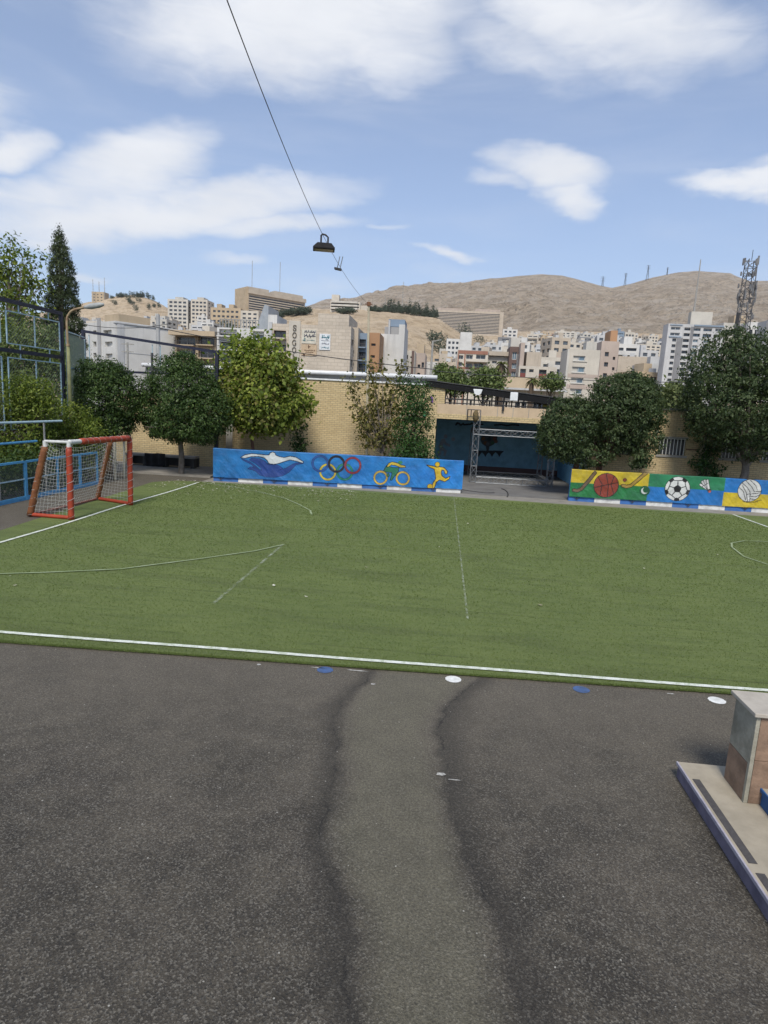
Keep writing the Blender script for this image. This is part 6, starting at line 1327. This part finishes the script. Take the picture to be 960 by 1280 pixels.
for (lab, px0, px1, Y, top, c, nr, nc, k) in far:
    b = blk('apartment_block', lab, px0, px1, Y, top, 14, WC[c]); b.grid('f', cls(nc, .82 if nc == 1 else .6), rws(nr, .12, .96, .5), k, 2 if c == 'bluegrey' else (1 if k == 'w' else 0), .3); b.finish(.6)
    if 'white blank side' in lab: b.part('side_wall', WC['lgrey'], (b.W*1.002, -.5, 0, b.W*1.9, 12, b.H+.5))
    if 'dark vertical' in lab: b.part('stair_strip', WC['dgrey'], (b.W*.42, -.2, 0, b.W*.6, -.004, b.H))
    if 'stair shaft' in lab: b.part('stair_shaft', WC['brick'], (-b.W*.28, -1, 0, -.01, 5, b.H*.86))
    if 'stepped white block climbing' in lab: b.part('side_wall', WC['white'], (b.W*.62, -.8, 0, b.W*1.15, 8, b.H+2.6)); b.part('low_step', WC['offwhite'], (-b.W*.3, 1, 0, -.01, 9, b.H*.72))
    if 'crowning' in lab: b.part('step', WC['offwhite'], (-b.W*.35, 1, 0, -.01, 10, b.H*.72)); b.part('step', WC['white'], (b.W*1.002, 1, 0, b.W*1.4, 10, b.H*.8))
    if rng.random() < .7: b.hut(.3, .6, .2, .6, 1.8)
# smaller houses in rows on the slopes: one mesh each, windows cut into their walls
NUM = ['first', 'second', 'third', 'fourth', 'fifth', 'sixth', 'seventh', 'eighth', 'ninth', 'tenth', 'eleventh', 'twelfth', 'thirteenth', 'fourteenth', 'fifteenth', 'sixteenth', 'seventeenth', 'eighteenth']
CN = dict(white='white', offwhite='off-white', cream='cream', beige='beige', ochre='tan', grey='grey', lgrey='pale grey', pink='pinkish', brick='red brick', orange='orange brown', dgrey='dark grey')
def small_house(x, y, z, rz, W_, D_, H_, ns, nc, wall, lab, grp, typ):
    e = MB(); holes = lambda Wf, n: [(u0*Wf, u1*Wf, v0*H_, v1*H_) for (v0, v1) in rws(ns, .16, .97, .5 if typ else .6) for (u0, u1) in cls(n, .56 if typ else .8)]
    bl = typ == 2                                    # blank party wall towards the front
    facade(e, (-W_/2, 0, 0), (1, 0, 0), (0, 1, 0), W_, H_, [] if bl else holes(W_, nc), .3, 0, 1)
    facade(e, (W_/2, 0, 0), (0, 1, 0), (-1, 0, 0), D_, H_, holes(D_, 2), .3, 0, 1); facade(e, (-W_/2, 0, 0), (0, 1, 0), (1, 0, 0), D_, H_, holes(D_, 2), .3, 0, 1)
    e.add([(-W_/2, D_, 0), (W_/2, D_, 0), (W_/2, D_, H_), (-W_/2, D_, H_)], [(3, 2, 1, 0)])
    e.add([(-W_/2, 0, H_-.4), (W_/2, 0, H_-.4), (W_/2, D_, H_-.4), (-W_/2, D_, H_-.4)], [(0, 1, 2, 3)], 2)
    a = rng.uniform(-.3, .1)*W_; e.box(a, D_*.3, H_-.39, a+W_*.3, D_*.7, H_+2.0, 0)
    for i in range(rng.integers(0, 3)): q = rng.uniform(-.4, .4)*W_; e.box(q, D_*.12, H_-.39, q+1.1, D_*.12+1.1, H_+.9, 3)
    if typ == 0:
        for (v0, v1) in rws(ns, .16, .97, .55): e.box(-W_*.42, -1.0, v0*H_-.2, W_*.42, -.003, v0*H_+.75, 0)
    o = e.build('house', [wall, GLS[int(rng.integers(0, 2))], ROOFM, WC['lgrey']], None, world=False); o.location = (x, y, z); o.rotation_euler = (0, 0, rz)
    return tag(o, lab, 'house', grp)
ROWS = [  # phrase, px from, to, depth, count, height range, palette, lateral jitter
    ('row just behind the blank white side wall', 100, 268, 150, 11, (7, 10), 'cream offwhite white beige lgrey cream'), ('second row below the antenna hill', 96, 270, 215, 14, (7, 11), 'cream beige offwhite white pink'),
    ('third row below the antenna hill', 92, 262, 300, 16, (12, 18), 'white cream offwhite lgrey beige'), ('fourth row below the antenna hill', 90, 258, 390, 18, (11, 17), 'cream white offwhite beige ochre'), ('top row under the antenna hill', 100, 262, 500, 18, (9, 14), 'cream offwhite beige white orange'),
    ('row behind the red banded flats', 548, 716, 160, 10, (6, 9), 'cream offwhite pink white beige'), ('second row behind the brown glazed tower', 545, 720, 225, 14, (6, 10), 'white cream offwhite lgrey pink'), ('third row behind the brown glazed tower', 580, 760, 300, 15, (10, 15), 'cream white offwhite beige lgrey'),
    ('fourth row up under the mountain', 585, 830, 385, 18, (10, 16), 'offwhite white cream lgrey beige'), ('fifth row up under the mountain', 595, 830, 480, 18, (10, 16), 'white offwhite cream beige grey'), ('sixth row up under the mountain', 600, 832, 590, 18, (9, 15), 'offwhite cream white pink lgrey'), ('uppermost row under the mountain', 605, 832, 720, 18, (8, 13), 'cream beige offwhite orange brick'),
    ('row beside the grey tower foot', 768, 830, 150, 4, (7, 10), 'white offwhite cream'), ('second row left of the grey tower', 764, 828, 245, 6, (7, 10), 'offwhite cream white lgrey'),
    ('row above the big dark tree', 896, 1010, 300, 8, (12, 18), 'cream white ochre offwhite'), ('far row beyond the phone mast', 896, 1010, 480, 9, (11, 16), 'white cream beige')]
for (ph, p0, p1, Yr, n, (h0, h1), pal) in ROWS:
    pal = (pal+' cream beige cream ochre lgrey offwhite').split()
    nth = 0
    for i in range(n):
        px = p0+(p1-p0)*(i+.5+rng.uniform(-.3, .3))/n; Yv_ = Yr*(1+rng.uniform(-.07, .07)); q = at(px, 460, Yv_); x = q[0]; z = tz(x, Yv_)-1.5
        k = pal[int(rng.integers(0, len(pal)))]; sp_w = (p1-p0)/n*Yr/F
        W_ = float(np.clip(sp_w*rng.uniform(.7, 1.15), 6.5, 15)); typ = int(rng.choice([0, 0, 1, 1, 1, 1, 2]))
        H_ = rng.uniform(h0, h1)*(rng.uniform(.7, 1.05) if rng.random() < .85 else 1.35)+1.5; ns = max(2, int(H_/2.7))
        cap = float(np.interp(px, [90, 150, 205, 270, 540, 570, 620, 650, 700, 760, 800, 830, 890, 1010], [398, 396, 392, 396, 445, 436, 424, 416, 412, 414, 418, 418, 406, 404]))+rng.uniform(0, 9)
        H_ = min(H_, at(px, cap, Yv_)[2]-z)
        if H_ < 4.5: continue
        ns = max(1, int(H_/2.7)); lab = f"{CN[k]} house, {NUM[nth]} from left in the {ph}"; nth += 1
        small_house(x, Yv_, z, rng.uniform(-.25, .3), W_, rng.uniform(9, 13), H_, ns, int(np.clip(W_/2.3, 2, 6)), WC[k], lab, 'small houses on the slopes', typ)
# hilltop ruin and masts on the left hill
b = blk('building', 'square tan building on the antenna hilltop beside the cypress', 117, 132, 790, 364.5, 12, WC['ochre']); b.grid('f', cls(3, .4), rws(3, .2, .9, .35), 'd', 0, .3); b.finish(.6)
for (px, pt, pb, Y, lab) in [(116.5, 349, 372, 785, 'tall thin antenna mast at the left end of the hilltop building'), (131, 347, 372, 785, 'tall thin antenna mast at the right end of the hilltop building'), (124, 352, 366, 792, 'short thin antenna mast rising behind the hilltop building'),
                             (502.5, 352, 388, 430, 'thin tall antenna mast among the hilltop conifers'), (481, 370, 390, 430, 'shorter antenna mast at the left end of the conifer row')]:
    a, c = at(px, pb, Y), at(px, pt, Y); mb = MB(); r = .00042*Y; h_ = c[2]-a[2]; 
    mb.tube([(a[0], Y, a[2]-6), (a[0], Y, c[2])], [r*1.3, r*.6], 5)
    for k in np.linspace(.3, .95, 5): mb.beam((a[0]-r*2.5, Y, a[2]+h_*k), (a[0]+r*2.5, Y, a[2]+h_*k), r, r)
    tag(mb.build('antenna_mast', GREYP), lab, 'mast')
# pylons on the ridge
for (px, pt, pb, lab) in [(752.5, 345, 361, 'power pylon standing in the mountain saddle'), (781.5, 341, 352, 'power pylon on the ridge just right of the saddle'), (809.5, 331, 344, 'power pylon highest up the right peak'), (834, 334, 341, 'small power pylon right at the top of the peak')]:
    Y = 2380; a, c = at(px, pb, Y), at(px, pt, Y); mb = MB(); h_ = c[2]-a[2]; w_ = h_*.11
    for s1, s2 in ((-1, -1), (1, -1), (1, 1), (-1, 1)): mb.tube([(a[0]+s1*w_, Y+s2*w_, a[2]-20), (a[0]+s1*w_*.25, Y+s2*w_*.25, a[2]+h_*.7), (a[0], Y, c[2])], .45, 4)
    for k in (.62, .78, .92): mb.beam((a[0]-w_*1.7, Y, a[2]+h_*k), (a[0]+w_*1.7, Y, a[2]+h_*k), .8, .8)
    for k in np.linspace(.05, .6, 6): ww = w_*(1-k*1.05); mb.beam((a[0]-ww, Y-ww, a[2]+h_*k), (a[0]+ww, Y-ww, a[2]+h_*(k+.09)), .5, .5)
    tag(mb.build('power_pylon', DARK), lab, 'pylon')
# phone mast on the right
Y = 95.; a, c = at(923.5, 425, Y), at(940.5, 317, Y); xm = a[0]+.2; zt_ = c[2]; pm = empty('phone_mast', (xm, Y, 0), 'tall lattice phone mast crowded with antennas above the big dark tree', 'mast')
mb = MB(); hw = lambda z: .95-.38*z/zt_
zs = np.linspace(0, zt_-.8, 26)
for s1, s2 in ((-1, -1), (1, -1), (1, 1), (-1, 1)): mb.tube([(xm+s1*hw(0), Y+s2*hw(0), 0), (xm+s1*hw(zt_), Y+s2*hw(zt_), zt_-.8)], .065, 5)
for i in range(len(zs)-1):
    for k in range(4):
        cs = [(-1, -1), (1, -1), (1, 1), (-1, 1)]; p0, p1 = cs[k], cs[(k+1) % 4]; h0, h1 = hw(zs[i]), hw(zs[i+1])
        mb.tube([(xm+p0[0]*h0, Y+p0[1]*h0, zs[i]), (xm+p1[0]*h1, Y+p1[1]*h1, zs[i+1])], .04, 4); mb.tube([(xm+p0[0]*h0, Y+p0[1]*h0, zs[i]), (xm+p1[0]*h0, Y+p1[1]*h0, zs[i])], .035, 4)
mb.build('lattice', M('mast_grey', (.12, .12, .12), (.07, .07, .075), 3, .6), pm)
MB().box(xm-.35, Y-.5, 1, xm+.35, Y-.3, zt_*.62).build('cable_tray', WC['cream'], pm); MB().box(xm-hw(0)-.15, Y-.7, 1, xm-hw(0)+.15, Y-.45, zt_*.70).build('cable_tray', DARK, pm)
MB().tube([(xm, Y, zt_-.9), (xm, Y, zt_+.5)], .04, 5).build('lightning_rod', DARK, pm)
for z in np.concatenate([zt_-np.array((1.0, 1.3, 2.6, 2.9, 4.2, 4.6, 5.2, 5.6, 6.0, 6.6, 7.0, 7.6, 8.4))]):
    for k in range(3):
        a_ = rng.random()*6.283; r_ = hw(z)+.30+.25*rng.random(); hh = rng.uniform(.5, 1.2); xx, yy = xm+r_*math.cos(a_), Y+r_*math.sin(a_)
        mb = MB(); mb.box(xx-.09, yy-.07, z-hh/2, xx+.09, yy+.07, z+hh/2); mb.beam((xm, Y, z), (xx, yy, z), .06, .06); mb.build('antenna', M('antenna_grey', (.20, .20, .20), (.06, .06, .065), 1.2, .5), pm)
# grey lamp mast in the street and street cables
q = at(538, 475, 58); c = at(541.5, 426, 58); tag(MB().tube([(q[0], 58, 0), (q[0], 58, c[2])], [.14, .08], 8).beam((q[0]-.02, 58, c[2]-.05), (q[0]+.75, 58, c[2]+.12), .1, .07).build('street_mast', GREYP), 'grey street lighting mast standing left of the terrace roof', 'mast')
q = at(198, 470, 50); c = at(198, 393, 50); tag(MB().tube([(q[0], 50, 0), (q[0], 50, c[2])], [.20, .15], 10).build('utility_pole', M('pole_concrete', (.40, .40, .39))), 'pale concrete pole in front of the blank white wall', 'pole')
q = at(160, 470, 54); c = at(160, 428, 54); mb = MB(); mb.tube([(q[0], 54, 0), (q[0], 54, c[2])], .09, 8)
for dz in (.15, .8): mb.beam((q[0]-.55, 54, c[2]-dz), (q[0]+.55, 54, c[2]-dz), .06, .08)
tag(mb.build('utility_pole', GREYP), 'thin grey power pole with cross arms in front of the blank white wall', 'pole')
def sag_cable(P0, P1, sag, lab, r=.022, n=16):
    P0, P1 = np.array(P0), np.array(P1); pts_ = [P0+(P1-P0)*k+np.array((0, 0, -sag*4*k*(1-k))) for k in np.linspace(0, 1, n)]
    return tag(MB().tube(pts_, r, 5).build('street_cable', DARK), lab, 'cable')
sag_cable(at(190, 408, 40), at(545, 462, 40), .25, 'black street cable crossing in front of the lettered stone wall', .028)
sag_cable(at(545, 464, 41), at(860, 478, 41), .15, 'black street cable running from the terrace roof towards the grey tower', .022)
sag_cable(at(96, 404, 46), at(215, 404, 46), .35, 'black cable sagging across the low white block', .022)
# conifers on the hills, each a small crown on a stem
def conifer(px, pb, h_, Y, w_, lab, grp, flatc=False):
    q = at(px, pb, Y); x = q[0]; z = tz(x, Y)-.3; e_ = 0
    if flatc: bl = [(x, Y, z+h_*.55, w_, w_, h_*.5), (x+w_*.4, Y, z+h_*.4, w_*.8, w_*.8, h_*.35)]
    else: bl = [(x, Y, z+h_*(.2+.16*i), w_*(1-.17*i), w_*(1-.17*i), h_*.16) for i in range(5)]
    v, f, t_ = leaves(bl, 640, .55 if not flatc else .65, clump=.35, per=7, shell=(.3, 1), flat=0, aspect=.5); mb = MB()
    o = np_mesh('conifer', v-np.array((x, Y, z)), f, LF_CON, t_, 'tint'); o.location = (x, Y, z)
    return tag(o, lab, 'tree', grp)
for i, px in enumerate(np.concatenate([np.linspace(463, 545, 38)])):
    conifer(px+rng.uniform(-.8, .8), 395, rng.uniform(4.5, 9.5) if px > 485 else rng.uniform(2.5, 5), 405+rng.uniform(-8, 10), rng.uniform(1.6, 2.6), 'dark conifer in the row along the top of the dry hill', 'conifers along the dry hilltop')
for px in np.concatenate([np.linspace(329, 384, 22), np.linspace(424, 440, 5)]):
    conifer(px+rng.uniform(-1, 1), 390, rng.uniform(2.0, 4.2), 372+rng.uniform(-6, 8), rng.uniform(1.8, 2.8), 'low dark tree along the foot of the slab hotel', 'trees below the slab hotel', True)
for px in [138, 142, 147, 150, 152, 153, 158, 161, 164, 168, 171, 173, 176, 178, 183, 185, 190, 168, 172, 176, 180, 165, 171, 186, 193, 198, 160]:
    Y = 790 if rng.random() < .6 else rng.uniform(650, 770)
    conifer(px+rng.uniform(-1.5, 1.5), 372, rng.uniform(4, 9), Y, rng.uniform(2.2, 4), 'dark green tree growing on the antenna hill', 'trees on the antenna hill', True)
for px, Y, h_, w_ in [(579, 470, 11, 5), (584, 480, 9, 5), (600, 520, 7, 5), (543, 300, 6, 4), (549, 290, 6, 5), (555, 285, 5, 5), (648, 260, 6, 4), (676, 250, 6, 4), (286, 320, 7, 5), (280, 325, 6, 5), (273, 330, 6, 5), (294, 315, 5, 4), (700, 110, 5, 3)]:
    conifer(px, 400, h_, Y, w_, 'small dark tree among the houses on the slope', 'trees scattered on the slopes', True)
# bits of leaf litter and paper on the turf edge and yard
v_, t2 = [], []
for i in range(520):
    if i < 490: x, y = rng.uniform(-10.3, -3), 23.4-abs(rng.normal(0, 1.4))
    else: x, y = rng.uniform(-9, 9), rng.uniform(9, 23.2)
    s_l = rng.uniform(.012, .035); a = rng.random()*6.28
    for k in range(4): v_.append((x+s_l*math.cos(a+k*1.57)*(1.5 if k % 2 else 1), y+s_l*math.sin(a+k*1.57), .036+.012*(k == 1)))
    t2 += [np.clip(rng.normal(.6, .25), 0, 1)]*4
tag(np_mesh('leaf_litter', np.array(v_), np.arange(len(v_)).reshape(-1, 4), M_leaf('dry_leaf', (.16, .13, .07), (.36, .33, .22), (.62, .6, .52), .1, .8), np.array(t2)), 'dry leaves and pale scraps scattered on the pitch', 'leaf litter', kind='stuff')

# ------------------------------------------------------------------ HAZE: thin even air round the whole place
m = bpy.data.materials.new('haze_air'); m.use_nodes = True; n_ = m.node_tree.nodes; n_.clear()
pv = n_.new('ShaderNodeVolumePrincipled'); oo = n_.new('ShaderNodeOutputMaterial'); m.node_tree.links.new(pv.outputs[0], oo.inputs['Volume'])
pv.inputs['Color'].default_value = (.90, .90, .92, 1); pv.inputs['Density'].default_value = .00008; pv.inputs['Anisotropy'].default_value = .3
hz_o = MB().box(-4500, -4500, -6, 4500, 4500, 760).build('haze', m); tag(hz_o, kind='stuff')
